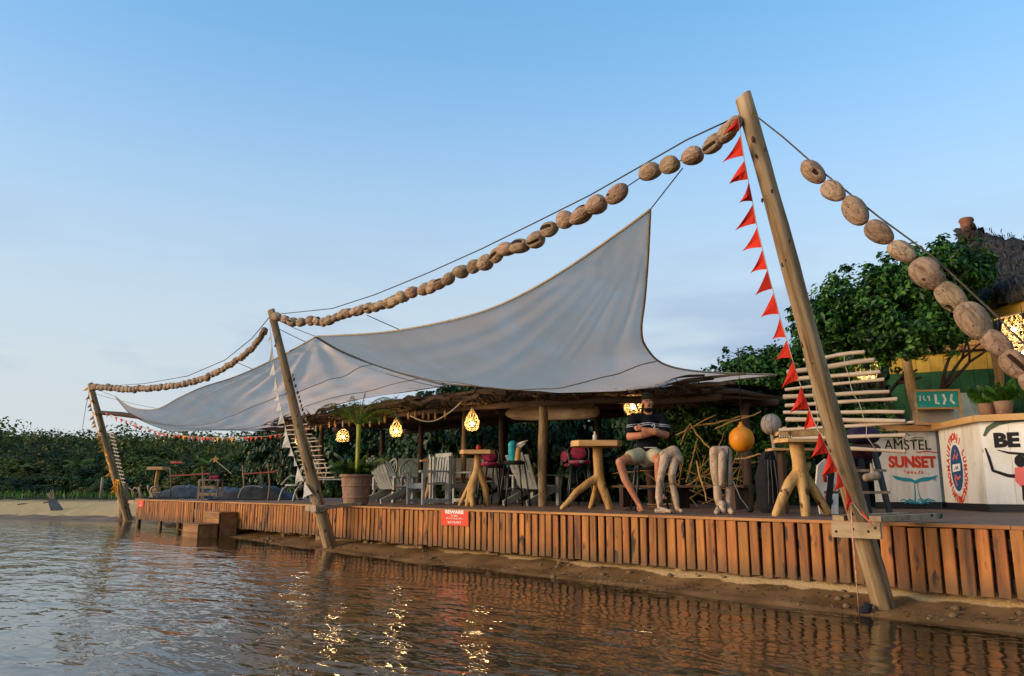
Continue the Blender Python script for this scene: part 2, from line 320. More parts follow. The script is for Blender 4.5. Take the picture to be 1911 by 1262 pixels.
def shore(X): return np.interp(X, SHX, SHY)
def ground_z(X, Y):
    X = np.asarray(X, float); Y = np.asarray(Y, float)
    sy = shore(X)+.12*vnoise(X, Y, .9, 3, 3); d = Y-sy
    ang = np.interp(X, [-60, -38, -30, -20], [.62, .68, .9, 1.0]); d = d*ang
    under = np.where(d < 0, np.maximum(d*.16, -1.2-.004*np.abs(d)), 0)
    bank = .03*sstep(0, .12, d)+.16*sstep(.1, .95, d)+.12*sstep(1.2, 6, d)
    bank = bank*np.interp(X, [-16, -9, -4, -2], [.62, .75, 1.0, 1.1])
    left = sstep(-27.5, -30.5, X)
    beach = .16*np.clip(d, 0, 3)+.22*sstep(1.5, 8, d)
    z = under+bank*(1-left)+left*np.where(d > 0, np.minimum(beach, .75), 0)
    r = np.hypot(X, Y); z = z+(d > 0)*(.55*sstep(5.5, 8, d)*(1-left)+(5.4+.8*sstep(.38, .2, np.arctan2(Y, -X)))*sstep(60, 140, r)*sstep(2, 40, d)+sstep(60, 120, r)*2.0*vnoise(X, Y, .035, 3, 9)+5*sstep(150, 260, r))
    z = z+(np.abs(d) < 12)*.014*vnoise(X, Y, 3.3, 3, 5)*sstep(-.5, .3, d)
    return z
def grid(xs, ys): X, Y = np.meshgrid(xs, ys, indexing='ij'); return X, Y
def grid_mesh(name, xs, ys, zf, mat):
    X, Y = grid(xs, ys); Z = zf(X, Y); nx, ny = X.shape; V = np.stack([X, Y, Z], 2).reshape(-1, 3)
    i = np.arange(nx*ny).reshape(nx, ny); F = np.stack([i[:-1, :-1], i[1:, :-1], i[1:, 1:], i[:-1, 1:]], 2).reshape(-1, 4)
    me = bpy.data.meshes.new(name); me.vertices.add(len(V)); me.vertices.foreach_set('co', V.ravel()); me.loops.add(F.size); me.loops.foreach_set('vertex_index', F.ravel().astype(np.int32))
    me.polygons.add(len(F)); me.polygons.foreach_set('loop_start', np.arange(0, F.size, 4, dtype=np.int32)); me.polygons.foreach_set('use_smooth', np.ones(len(F), bool))
    me.materials.append(mat); me.update(calc_edges=True); return me
# sand: dry above, wet where the water reaches; scrub soil inland
m = bpy.data.materials.new('sand'); m.use_nodes = True; N = m.node_tree.nodes; L = m.node_tree.links; b = N['Principled BSDF']
tc = N.new('ShaderNodeTexCoord'); sp = N.new('ShaderNodeSeparateXYZ'); L.new(tc.outputs['Object'], sp.inputs[0])
n1 = N.new('ShaderNodeTexNoise'); n1.inputs['Scale'].default_value = 1.6; n1.inputs['Detail'].default_value = 9; L.new(tc.outputs['Object'], n1.inputs['Vector'])
n2 = N.new('ShaderNodeTexNoise'); n2.inputs['Scale'].default_value = 45; n2.inputs['Detail'].default_value = 4; L.new(tc.outputs['Object'], n2.inputs['Vector'])
def math_(op, a, b_, N=N, L=L):
    q = N.new('ShaderNodeMath'); q.operation = op
    for k, v in enumerate((a, b_)):
        if isinstance(v, (int, float)): q.inputs[k].default_value = v
        else: L.new(v, q.inputs[k])
    return q.outputs[0]
wetz = math_('ADD', sp.outputs[2], math_('MULTIPLY', math_('SUBTRACT', n1.outputs[0], .5), .13))
wet = N.new('ShaderNodeMapRange'); wet.inputs[1].default_value = .108; wet.inputs[2].default_value = .116; L.new(wetz, wet.inputs[0])
dry = N.new('ShaderNodeValToRGB'); dry.color_ramp.elements[0].color = lin('#b48c56'); dry.color_ramp.elements[1].color = lin('#d4b280'); dry.color_ramp.elements[0].position = .3; dry.color_ramp.elements[1].position = .7; L.new(n2.outputs[0], dry.inputs[0])
wcol = N.new('ShaderNodeValToRGB'); wcol.color_ramp.elements[0].color = lin('#5c4226'); wcol.color_ramp.elements[1].color = lin('#866440'); wcol.color_ramp.elements[0].position = .35; wcol.color_ramp.elements[1].position = .65; L.new(n1.outputs[0], wcol.inputs[0])
mx = N.new('ShaderNodeMix'); mx.data_type = 'RGBA'; L.new(wet.outputs[0], mx.inputs[0]); L.new(wcol.outputs[0], mx.inputs[6]); L.new(dry.outputs[0], mx.inputs[7])
soil = N.new('ShaderNodeMapRange'); soil.inputs[1].default_value = .52; soil.inputs[2].default_value = .62; L.new(wetz, soil.inputs[0])
mx2 = N.new('ShaderNodeMix'); mx2.data_type = 'RGBA'; L.new(soil.outputs[0], mx2.inputs[0]); L.new(mx.outputs[2], mx2.inputs[6]); mx2.inputs[7].default_value = lin('#23280f'); L.new(mx2.outputs[2], b.inputs['Base Color'])
rr = N.new('ShaderNodeMapRange'); b.inputs['Specular IOR Level'].default_value = .08; rr.inputs[3].default_value = .5; rr.inputs[4].default_value = .92; L.new(wet.outputs[0], rr.inputs[0]); L.new(rr.outputs[0], b.inputs['Roughness'])
bp = N.new('ShaderNodeBump'); bp.inputs['Strength'].default_value = .6; bp.inputs['Distance'].default_value = .03
hh = math_('ADD', math_('MULTIPLY', n1.outputs[0], 2.6), math_('MULTIPLY', n2.outputs[0], .35)); L.new(hh, bp.inputs['Height']); L.new(bp.outputs[0], b.inputs['Normal'])
SAND = m
xs = np.concatenate([np.linspace(-420, -70, 60), np.linspace(-69, -36, 60), np.linspace(-35.8, 2, 380), np.linspace(3, 120, 40)])
ys = np.concatenate([np.linspace(-260, -62, 24), np.linspace(-60, 3, 60), np.linspace(3.2, 5.9, 16), np.linspace(6, 8.6, 75), np.linspace(8.8, 20, 36), np.linspace(21, 420, 90)])
gr = link('ground', grid_mesh('ground', xs, ys, ground_z, SAND)); tag(gr, kind='structure')
# water
m = bpy.data.materials.new('lagoon_water'); m.use_nodes = True; N = m.node_tree.nodes; L = m.node_tree.links; N.remove(N['Principled BSDF'])
tc = N.new('ShaderNodeTexCoord'); sp = N.new('ShaderNodeSeparateXYZ'); L.new(tc.outputs['Object'], sp.inputs[0])
mp = N.new('ShaderNodeMapping'); mp.inputs['Rotation'].default_value = (0, 0, -YAW); mp.inputs['Scale'].default_value = (.62, 1.4, 1); L.new(tc.outputs['Object'], mp.inputs['Vector'])
def nz_(scale, det, rough=.5, dist=0):
    q = N.new('ShaderNodeTexNoise'); q.inputs['Scale'].default_value = scale; q.inputs['Detail'].default_value = det; q.inputs['Roughness'].default_value = rough; q.inputs['Distortion'].default_value = dist; L.new(mp.outputs[0], q.inputs['Vector']); return q.outputs[0]
calm = N.new('ShaderNodeMapRange'); calm.interpolation_type = 'SMOOTHSTEP'; calm.inputs[1].default_value = 6.9; calm.inputs[2].default_value = 3.6; calm.inputs[3].default_value = .3; calm.inputs[4].default_value = 1.0; L.new(sp.outputs[1], calm.inputs[0])
patch = N.new('ShaderNodeMapRange'); patch.inputs[1].default_value = .35; patch.inputs[2].default_value = .65; patch.inputs[3].default_value = .55; patch.inputs[4].default_value = 1.15; L.new(nz_(.16, 2), patch.inputs[0])
h = math_('ADD', math_('MULTIPLY', nz_(1.5, 2, .45, .4), 1.0, N, L), math_('MULTIPLY', nz_(4.6, 2, .5, .5), .4, N, L), N, L)
h = math_('ADD', h, math_('MULTIPLY', nz_(11, 2), .075, N, L), N, L)
bp = N.new('ShaderNodeBump'); bp.inputs['Distance'].default_value = .052; L.new(h, bp.inputs['Height']); L.new(math_('MULTIPLY', calm.outputs[0], patch.outputs[0], N, L), bp.inputs['Strength'])
gl = N.new('ShaderNodeBsdfGlossy'); gl.inputs['Roughness'].default_value = .07; gl.inputs['Color'].default_value = (.95, .95, .95, 1); L.new(bp.outputs[0], gl.inputs['Normal'])
tr = N.new('ShaderNodeBsdfTransparent'); tr.inputs['Color'].default_value = (.85, .66, .44, 1)
df = N.new('ShaderNodeBsdfDiffuse'); df.inputs['Color'].default_value = (.085, .05, .021, 1)
mb_ = N.new('ShaderNodeMixShader'); deep = N.new('ShaderNodeMapRange'); deep.interpolation_type = 'SMOOTHSTEP'; deep.inputs[1].default_value = 6.9; deep.inputs[2].default_value = 4.2; deep.inputs[3].default_value = .25; deep.inputs[4].default_value = .93; L.new(sp.outputs[1], deep.inputs[0]); L.new(deep.outputs[0], mb_.inputs[0]); L.new(tr.outputs[0], mb_.inputs[1]); L.new(df.outputs[0], mb_.inputs[2])
fr = N.new('ShaderNodeFresnel'); fr.inputs['IOR'].default_value = 1.48; L.new(bp.outputs[0], fr.inputs['Normal'])
ms = N.new('ShaderNodeMixShader'); L.new(fr.outputs[0], ms.inputs[0]); L.new(mb_.outputs[0], ms.inputs[1]); L.new(gl.outputs[0], ms.inputs[2]); L.new(ms.outputs[0], N['Material Output'].inputs['Surface'])
mb = MB(); mb.add([(-420, -260, 0), (120, -260, 0), (120, 12, 0), (-420, 12, 0)], [(0, 1, 2, 3)])
tag(mb.build('water', m), kind='structure')

# ------------------------------------------------------------------ deck
X0, X1 = -25.85, .6
deck = thing('deck', (X0, YF, ZB), 0, 'long raised timber deck with an orange brown skirt of upright planks', 'deck')
def plank_var():
    w, t, hgt = random.uniform(.112, .121), .024, ZD-.032-ZB
    c = .006; prof = [(-w/2, t), (-w/2, c), (-w/2+c, 0), (w/2-c, 0), (w/2, c), (w/2, t)]
    mb = MB(); a = random.uniform(-.006, .006); d = random.uniform(-.008, .008)
    vs = [(x, y, z0+(a*x/w if z0 == 0 else d*x/w)) for z0 in (0, hgt) for x, y in prof]
    n = 6; mb.add(vs, [tuple(range(n-1, -1, -1)), tuple(range(n, 2*n))]+[(i, (i+1) % n, n+(i+1) % n, n+i) for i in range(n)]); return mb.mesh('plank', PLANK)
pv = [plank_var() for _ in range(6)]
x = X0+.06; k = 0
while x < X1-.06:
    if not (-21.15 < x < -20.98):
        o = link('plank', random.choice(pv), deck, (x-X0, random.uniform(-.005, .005)-.024, random.uniform(-.012, .012)), (random.uniform(-.008, .008), random.uniform(-.008, .008), 0), (random.choice((.84, .9, .94, .98, 1.02)) if x > -21 else random.uniform(.82, .94), 1, 1))
    x += random.uniform(.132, .139) if x > -21 else .122; k += 1
# backing beam, joists, edge boards, boards
for z in (.1, .42): MB().bar((0, .045, z), (X1-X0, .045, z), .04, .1).build('rail', DARKW, deck)
xx = X0-.03
while xx < X1:
    x2 = min(xx+random.uniform(3.2, 4.4), X1+.05); MB().box(((xx+x2)/2-X0, .02, ZD-.014-ZB), (x2-xx-.006, .125, .028)).build('edge_board', EDGEW, deck); xx = x2
bmesh_ = {}
for r in range(37):
    yy = YF+.155+r*.171; xx = X0-random.uniform(0, .02); first = random.uniform(2.5, 5)
    while xx < X1-.01:
        x2 = min(xx+(first or random.uniform(4.6, 5.4)), X1); first = 0
        if X1-x2 < .8: x2 = X1
        if 'b' not in bmesh_: bmesh_['b'] = MB().box((.5, 0, -.014), (1, 1, .028)).mesh('deck_board', DECKW)
        link('deck_board', bmesh_['b'], deck, (xx-X0+.003, yy-YF, ZD-ZB-.004+random.uniform(-.0015, .0015)), None, (x2-xx-.006, .163, 1)); xx = x2
for px, wd in ((255, .13), (296, .1), (331, .12), (440, .1), (528, .1), (598, .22), (683, .13), (786, .11), (912, .12), (1066, .14), (1268, .17)):
    p = onY(px, 1000, YF+.1); zb = -.25
    mb = MB(); mb.tube([(p.x-X0, .12, zb-ZB), (p.x-X0+.01, .12, .12), (p.x-X0, .12, .3)], [wd/2*1.05, wd/2, wd/2*.95], 9, .08); mb.build('pile', POLEW if px != 1066 else DARKW, deck, smooth=True)
for i in range(9):
    xq = X0+1.2+i*3; MB().tube([(xq-X0, 1.9, -.6), (xq-X0, 1.9, .52)], .08, 8).build('pile', DARKW, deck)
    MB().bar((xq-X0, .08, .49), (xq-X0, 6.2, .49), .06, .09).build('joist', DARKW, deck)
# steps
st = thing('wooden_steps', (-18.7, 7.0, 0), 0, 'two box steps of brown boards leading from the deck into the water', 'steps')
STEPW = M('step_wood', ['#6a4526', '#8d6238', '#a3764a'], 8, (.12, 1, 1), .7, .3, .12, spots=(9, .68, '#3a2414'))
for y0, y1, z1 in ((6.58, 7.03, .29), (7.03, 7.46, .54)):
    for k in range(3): w = (y1-y0)/3; MB().box((-18.7, y0+w*(k+.5), z1-.015), (.98, w-.008, .03)).build('tread', STEPW, st, True)
    nz0 = -.06 if y0 < 7 else .29; hb = (z1-.032-nz0)/2
    for k in range(2): MB().box((-18.7, y0+.02, nz0+hb*(k+.5)), (.94, .026, hb-.006)).build('riser', STEPW, st, True)
    for s in (-1, 1): MB().box((-18.7+s*.455, (y0+y1)/2+.02, (z1-.03-.06)/2), (.028, y1-y0-.05, z1-.03+.06)).build('side_board', STEPW, st, True)

# ------------------------------------------------------------------ poles
POLES = {'near': (Vector((-3.37, 7.2, -.15)), Vector((-3.37, 5.363, 4.18)), .098, .066), 'mid': (Vector((-13.32, 7.25, -.2)), Vector((-13.32, 5.82, 4.15)), .125, .062), 'far': (Vector((-29.32, 8.33, -.2)), Vector((-29.32, 6.69, 4.49)), .15, .085)}
PLAB = {'near': 'thick leaning pole with the red pennants, standing by the painted bar counters', 'mid': 'leaning pole with white pennants, beside the potted palm', 'far': 'leaning pole hung with yellow ribbons, at the beach end of the deck'}
def pole_at(k, z): a, b_, _, _ = POLES[k]; return a.lerp(b_, (z-a.z)/(b_.z-a.z))
PROOT = {}
for k, (a, b_, r0, r1) in POLES.items():
    root = thing('leaning_pole', a, 0, PLAB[k], 'pole', 'poles leaning out over the water'); PROOT[k] = root; Ln = (b_-a).length; n = 26; rnd = random.Random(k)
    mb = MB(); pts = []; rads = []
    for i in range(n+1):
        t = i/n; pts.append((.012*math.sin(t*5+len(k)), .01*math.sin(t*7+1), Ln*t)); rads.append((r0+(r1-r0)*t**.9)*(1+.025*math.sin(t*23+len(k))+rnd.uniform(-.015, .015)))
    pts[-1] = (pts[-1][0], pts[-1][1], Ln); mb.tube(pts, rads, 16, .018)
    for v in range(len(mb.v)-16, len(mb.v)):  # slanted sawn top
        x_, y_, z_ = mb.v[v]; mb.v[v] = (x_, y_, z_+x_*.35)
    o = mb.build('shaft', POLEW, root, smooth=True); o.rotation_mode = 'QUATERNION'; o.rotation_quaternion = (b_-a).to_track_quat('Z', 'Y')
    for j in range(16 if k == 'near' else 9):                    # knots
        t = rnd.uniform(.12, .95); an = rnd.uniform(-2.8, .2); rr_ = (r0+(r1-r0)*t**.9)
        p = a.lerp(b_, t); q = (b_-a).to_track_quat('Z', 'Y') @ Vector((math.cos(an)*rr_*.97, math.sin(an)*rr_*.97, 0))
        MB().ball(p+q, .016*rnd.uniform(.7, 1.3), 8, 5, (.8, .8, 1.7)).build('knot', DARKW, root, True, True)
KEYW = M('bracket_wood', ['#7b6347', '#a38a68', '#b39c7c'], 8, (.15, 1, 1), .8, .4, .1, spots=(10, .64, '#332418'))
r_ = PROOT['near']; p = pole_at('near', .72); 
MB().box((p.x, p.y-.115, .71), (.42, .03, .13)).build('bracket_board', KEYW, r_, True)
for bx_ in (-.17, -.02, .11, .17): MB().ball((p.x+bx_, p.y-.13, .71+random.uniform(-.03, .03)), .012, 8, 5).build('bolt', BLACKM, r_, True)
for s in (-1, 1): MB().box((p.x+s*.16, (p.y-.1+YF+.5)/2, .785+.02), (.1, YF+.5-p.y+.1, .045)).build('bracket_arm', KEYW, r_, True)
r_ = PROOT['mid']; p = pole_at('mid', .72); c = M('rope_wrap', ['#8f857a', '#c0b6a6'], 30, rough=.9, bump=.5)
MB().box((p.x-.03, p.y-.14, .715), (.4, .05, .1)).build('bracket_board', DRIFT, r_, True)
for k in range(5): MB().tube([(p.x+.14*math.cos(t), p.y+k*.004+.14*math.sin(t), .67+k*.022+.02*math.sin(t)) for t in np.linspace(0, 6.28, 15)], .013, 5).build('rope_turn', c, r_, True)
for s in (-1, 1): MB().bar((p.x+s*.13, p.y-.1, .71), (p.x+s*.13, YF+.2, .78), .06, .05).build('bracket_arm', DRIFT, r_, True)
r_ = PROOT['far']; p = pole_at('far', .8)
MB().tube([(p.x-1.0, p.y+.35, -.2), (p.x-1.02, p.y+.35, 1.25)], .12, 9, .05).build('stub_post', POLEW, r_, True, True)
MB().tube([(p.x-.4, p.y+.3, -.2), (p.x-.4, p.y+.3, .8)], .09, 9, .05).build('stub_post', POLEW, r_, True, True)
MB().bar((p.x-1.15, p.y+.2, .62), (p.x+3.2, p.y+.2, .66), .06, .1).build('bracket_board', DRIFT, r_, True)

# ------------------------------------------------------------------ cables and coconut garlands
def sagline(a, b_, sag, n=14): return [a.lerp(b_, i/n)-Vector((0, 0, sag*4*(i/n)*(1-i/n))) for i in range(n+1)]
def rope(name, pts, r, label, cat='rope', mat=ROPE, group=None):
    mb = MB(); mb.tube(pts, r, 6); o = build_at(mb, name, mat, Vector(pts[0]), True); return tag(o, label, cat, group)
topn, topm, topf = pole_at('near', 4.06), pole_at('mid', 4.08), pole_at('far', 4.38)
def Yl(px, pts):  # interpolate depth along px
    return float(np.interp(px, [q[0] for q in pts], [q[1] for q in pts]))
YN = [(165, 6.7), (505, 5.83), (1370, 5.37), (1990, 5.75)]
def P(px, py, Y=None): return onY(px, py, Yl(px, YN) if Y is None else Y)
rope('cable', [topn]+[P(x, y) for x, y in ((1280, 262), (1200, 308), (1100, 365), (1000, 415), (900, 464), (800, 509), (700, 550), (620, 576))]+[topm], .007, 'thin dark cable above the coconuts between the tall red-pennant pole and the white-pennant pole', 'cable')
rope('cable', [topm]+[P(x, y) for x, y in ((470, 632), (420, 672), (350, 702), (270, 716))]+[topf], .008, 'thin dark cable above the coconuts between the white-pennant and yellow-ribbon poles', 'cable')
rope('cable', [pole_at('near', 4.1)]+[P(x, y) for x, y in ((1460, 255), (1540, 325), (1640, 405), (1740, 478), (1860, 590), (1990, 720))], .007, 'thin dark cable sloping from the red-pennant pole down over the bar', 'cable')
def coco_mesh(v):
    mb = MB(); n, mm = 28, 20; rnd = random.Random(v); vs = []; e = rnd.uniform(.78, .95)
    for i in range(mm+1):
        t = math.pi*i/mm; z = -math.cos(t); rr_ = math.sin(t)**.9*(1-.12*z)
        for k in range(n):
            f = 2*math.pi*k/n; rid = 1+.07*math.cos(3*f+v)+rnd.uniform(-.012, .012); w = max(rr_, .03)*rid*.76
            x_, y_, z_ = w*math.cos(f), w*math.sin(f)*e, z
            if v % 3 == 0 and math.hypot(y_, z_-.35) < .24 and x_ > .2: x_ -= .16
            if v % 4 == 1 and abs(f-4.0) < .2 and abs(z_) < .8: x_ *= .8; y_ *= .8
            vs.append((x_, y_, z_))
    fs = [(i*n+k, i*n+(k+1) % n, (i+1)*n+(k+1) % n, (i+1)*n+k) for i in range(mm) for k in range(n)]
    mb.add(vs, fs)
    for j, q in enumerate(fs):
        c = np.mean([vs[a] for a in q], 0)
        if v % 4 == 1 and abs(math.atan2(c[1], c[0])%6.2832-4.0) < .2 and abs(c[2]) < .7: mb.mi[j] = 1
        if (v % 3 == 0 and math.hypot(c[1], c[2]-.35) < .2 and c[0] > .1) : mb.mi[j] = 1
    return mb.mesh('coconut', [COCO, COCOD], True)
cvar = [coco_mesh(v) for v in range(7)]
def garland(pts, sizes, label):
    a = pts[0]; root = thing('coconut_garland', a, 0, label, 'garland', 'garlands of coconuts')
    MB().tube(pts, .006, 5).build('string', ROPE, root, True, True)
    n = len(pts)
    for i, p in enumerate(pts):
        d = (pts[min(i+1, n-1)]-pts[max(i-1, 0)]).normalized(); q = d.to_track_quat('Z', 'Y') @ Quaternion((0, 0, 1), random.uniform(0, 6.28)) @ Quaternion((1, 0, 0), random.uniform(-.28, .28))
        o = link('coconut', random.choice(cvar), root, p-a+Vector((0, random.uniform(-.02, .02), 0))); o.rotation_mode = 'QUATERNION'; o.rotation_quaternion = q; s = sizes[i]*random.uniform(.93, 1.08); o.scale = (s*random.uniform(1.12, 1.28), s*random.uniform(1.12, 1.28), s*random.uniform(1.2, 1.45))
def pxm(p): return FPX/((p-CAM).dot(FW))
def run(px, r): pts = [P(*q) for q in px]; return pts, [rr_/pxm(p) for p, rr_ in zip(pts, r)]
gp = [(1518, 321), (1558, 358), (1598, 394), (1641, 434), (1682, 470), (1732, 513), (1776, 557), (1818, 601), (1859, 642), (1897, 681), (1938, 722), (1980, 764)]
garland(*run(gp, [21, 22, 23, 24, 24, 27, 25, 27, 26, 28, 28, 28]), 'row of big coconuts strung from the red-pennant pole down in front of the green tree')
gp = [(1368, 238), (1356, 250), (1331, 271), (1289, 291), (1249, 309), (1211, 321), (1150, 362), (1114, 384), (1085, 403), (1055, 411), (1025, 429), (997, 447), (967, 460), (945, 466), (925, 476), (903, 491), (882, 497), (860, 507), (838, 521), (820, 530), (805, 535), (788, 540), (770, 546), (752, 555), (736, 561), (724, 565), (711, 570), (699, 573), (688, 575), (675, 579), (663, 582), (651, 584), (640, 588), (627, 593), (615, 599), (603, 601), (590, 599), (577, 598), (562, 602), (546, 601), (534, 597), (516, 591)]
garland(*run(gp, [float(np.interp(q[0], [500, 650, 850, 1000, 1150, 1300, 1370], [10.3, 11, 14.5, 17, 19, 19, 17.5])) for q in gp]), 'long row of coconuts hanging above the big shade sail from the red-pennant pole')
path = spline([(494, 618, 0), (478, 640, 0), (458, 660, 0), (430, 680, 0), (400, 697, 0), (370, 710, 0), (330, 719, 0), (280, 725, 0), (230, 726, 0), (175, 722, 0)], 50)
gp = [(q.x, q.y+random.uniform(-1.2, 1.2)) for q in path]
garland(*run(gp, [7.2]*51), 'row of coconuts dipping from the white-pennant pole to the yellow-ribbon pole')

# ------------------------------------------------------------------ shade sails
def sail(name, top, right, bot, left, label, nu=84, nv=46, wr=1.0):
    T = spline([P(*q) for q in top], nu); Bt = spline([P(*q) for q in bot], nu); Lf = spline([P(*q) for q in left], nv); Rg = spline([P(*q) for q in right], nv)
    vs = []
    for j in range(nv+1):
        v = j/nv
        for i in range(nu+1):
            u = i/nu; p = T[i]*(1-v)+Bt[i]*v+Lf[j]*(1-u)+Rg[j]*u-(T[0]*(1-u)*(1-v)+T[nu]*u*(1-v)+Bt[0]*(1-u)*v+Bt[nu]*u*v)
            e = math.sin(math.pi*u)*math.sin(math.pi*v)
            rad = math.hypot((1-u)*1.3, v); th_ = math.atan2(v, 1.001-u); w = .045*wr*(math.sin(th_*26)+.6*math.sin(th_*43+1))*math.exp(-rad*2.6)*min(1, rad*5)
            w += e*(1.2 if wr > 1 else .3)*(.014*math.sin(u*15+v*37)+.012*math.sin(u*33-v*25+2)*math.sin(u*7+v*3)+.01*math.sin(u*61+v*48)*(.5+.5*math.sin(u*9-v*5)))
            vs.append(p+Vector((0, 0, w-.12*e)))
    n = nu+1; fs = [(j*n+i, j*n+i+1, (j+1)*n+i+1, (j+1)*n+i) for j in range(nv) for i in range(nu)]
    root = thing(name, vs[0], 0, label, 'shade sail', 'shade sails over the deck')
    mb = MB(); mb.add(vs, fs); o = mb.build('cloth', SAIL, root, True, True); sm = o.modifiers.new('s', 'SUBSURF'); sm.levels = 1; sm.render_levels = 1
    for edge in (T, Bt, Lf, Rg): MB().tube(edge, .014, 5).build('hem', SEAM, root, True, True).parent = o
    return o, vs, n
top1 = [(590, 628, 6.1), (700, 622, 6.0), (800, 607, 5.95), (900, 582, 5.9), (980, 547, 5.85), (1060, 500, 5.8), (1150, 438, 5.75), (1213, 392, 5.7)]
right1 = [(1213, 392, 5.7), (1209, 480, 6.1), (1203, 560, 6.6), (1197, 615, 7.0), (1206, 648, 7.4), (1240, 680, 8.2), (1310, 694, 9), (1450, 700, 10)]
bot1 = [(835, 718, 9.5), (900, 721, 9.5), (1000, 719, 9.5), (1100, 723, 9.6), (1200, 726, 9.7), (1290, 720, 9.8), (1370, 709, 9.9), (1450, 700, 10)]
left1 = [(590, 628, 6.1), (650, 660, 7), (740, 692, 8.2), (835, 718, 9.5)]
s1, v1, n1_ = sail('shade_sail', top1, right1, bot1, left1, 'big pale shade sail with its peak tied below the coconuts, between two poles')
def seam(o, vs, n, j, off=-.006):
    root = o.parent; pts = [vs[j*n+i]+Vector((0, 0, off)) for i in range(0, n)]; MB().tube(pts, .008, 5).build('seam', SEAM, root, True, True).parent = o
seam(s1, v1, n1_, 27); seam(s1, v1, n1_, 41)
top2 = [(215, 740, 6.9), (245, 760, 7.0), (290, 764, 7.0), (335, 742, 6.8), (375, 724, 6.5), (440, 703, 6.4), (510, 672, 6.3), (589, 629, 6.12)]
right2 = [(589, 629, 6.12), (648, 662, 7.05), (738, 694, 8.25), (832, 720, 9.56)]
bot2 = [(320, 806, 9.2), (400, 803, 9.6), (500, 803, 9.8), (560, 785, 9.8), (620, 758, 9.75), (690, 741, 9.7), (760, 731, 9.65), (832, 720, 9.56)]
left2 = [(215, 740, 6.9), (243, 772, 7.6), (280, 792, 8.4), (320, 806, 9.2)]
s2, v2, n2_ = sail('shade_sail', top2, right2, bot2, left2, 'wrinkled pale shade sail stretched low behind the white-pennant pole', wr=1.8)
seam(s2, v2, n2_, 22); seam(s2, v2, n2_, 36)
GL = 'thin lines slung under the shade sails'
for a, b_, sg, lb in (((522, 615, 5.95), (822, 723, 9.6), .12, 'thin dark line crossing under the sails from the white-pennant pole to the stick roof'), ((684, 588, 5.7), (1065, 719, 9.4), .1, 'thin dark line crossing under the big sail from the coconut row to the stick roof'), ((445, 678, 6.0), (640, 742, 9.6), .06, 'thin dark line under the wrinkled sail, tied to the coconut row by the white-pennant pole'), ((512, 594, 5.85), (590, 628, 6.1), .02, 'short line tying the sail corner to the white-pennant pole'), ((1274, 314, 5.42), (1213, 392, 5.7), .0, 'short line tying the sail peak to the coconut row'), ((172, 724, 6.75), (215, 740, 6.9), 0, 'short line tying the sail corner to the yellow-ribbon pole'), ((178, 735, 6.8), (390, 775, 9.2), .1, 'thin line under the wrinkled sail from the yellow-ribbon pole')):
    rope('sail_line', sagline(P(*a), P(*b_), sg), .006, lb, 'rope', group=GL)
rope('guy_line', [pole_at('far', 4.3)-Vector((.25, 0, 0)), P(160, 760, 6.6), P(154, 800, 6.9), pole_at('far', 1.5)-Vector((1.5, 0, 0)), ], .008, 'thin slack line hanging beside the yellow-ribbon pole')
# ------------------------------------------------------------------ pennants and ribbons
def pennant(mb, a, b_, tip, bow):
    a, b_, tip = Vector(a), Vector(b_), Vector(tip); n = (b_-a).cross(tip-a).normalized(); mid = (a+b_)*.5
    rows = []; 
    for i in range(5):
        t = i/4; q_ = (1-t)**1.35; ax_ = mid.lerp(tip, t); l = ax_+(a-mid)*q_; r = ax_+(b_-mid)*q_; w = math.sin(math.pi*t)*bow
        rows.append((l+n*w, (l+r)*.5+n*(w*1.5+bow*.3*(1-t)), r+n*w*.4))
    vs = [p for q in rows for p in q]; mb.add(vs, [(i*3+k, i*3+k+1, i*3+k+4, i*3+k+3) for i in range(4) for k in range(2)]); return mb
def bunting(name, line, flags, mat, label, cat, lmat=TWINE, lr=.004, fname='pennant', group=None):
    root = thing(name, line[0], 0, label, cat, group); MB().tube(line, lr, 5).build('string', lmat, root, True, True)
    for f in flags:
        mm = f[3] if len(f) > 3 else mat; o = pennant(MB(), f[0], f[1], f[2], random.uniform(-.03, .03)).build(fname, mm, root, True, False)
        so = o.modifiers.new('t', 'SOLIDIFY'); so.thickness = .002
    return root
lp = [(1376, 214), (1382, 250), (1389, 300), (1396, 335), (1405, 380), (1413, 425), (1424, 470), (1435, 515), (1447, 560), (1459, 605), (1473, 650), (1486, 695), (1503, 745), (1523, 795), (1546, 842), (1567, 888), (1589, 935), (1607, 960), (1631, 983)]
yl = lambda py: float(np.interp(py, [214, 985], [5.26, 6.66]))
Lr = [onY(x, y, yl(y)) for x, y in lp]; 
def on_line(lp, py, yf, dx=0): return onY(float(np.interp(py, [q[1] for q in lp], [q[0] for q in lp]))+dx, py, yf(py))
fl = []
for y0, y1, tx, ty in ((218, 240, 1349, 252), (252, 291, 1347, 304), (300, 335, 1361, 343), (340, 376, 1380, 378), (381, 417, 1371, 431), (424, 462, 1385, 469), (465, 503, 1400, 510), (503, 539, 1409, 552), (547, 586, 1420, 592), (592, 630, 1441, 634), (634, 668, 1448, 671), (672, 708, 1459, 725), (721, 763, 1474, 770), (762, 796, 1500, 804), (806, 845, 1514, 854), (843, 880, 1533, 890), (879, 908, 1556, 918), (905, 937, 1578, 946)):
    fl.append((on_line(lp, y0, yl), on_line(lp, y1, yl), onY(tx, ty, yl(ty)-.05+random.uniform(-.05, .05))))
fl.append((onY(1607, 952, 6.62), onY(1613, 965, 6.62), onY(1632, 985, 6.6)))
fl.append((onY(1583, 938, 6.62), onY(1590, 938, 6.62), onY(1581, 957, 6.6)))
bunting('pennant_string', Lr, fl, REDF, 'string of red triangular pennants running down the tall pole by the bar', 'bunting', lr=.0035, group='strings of pennants')
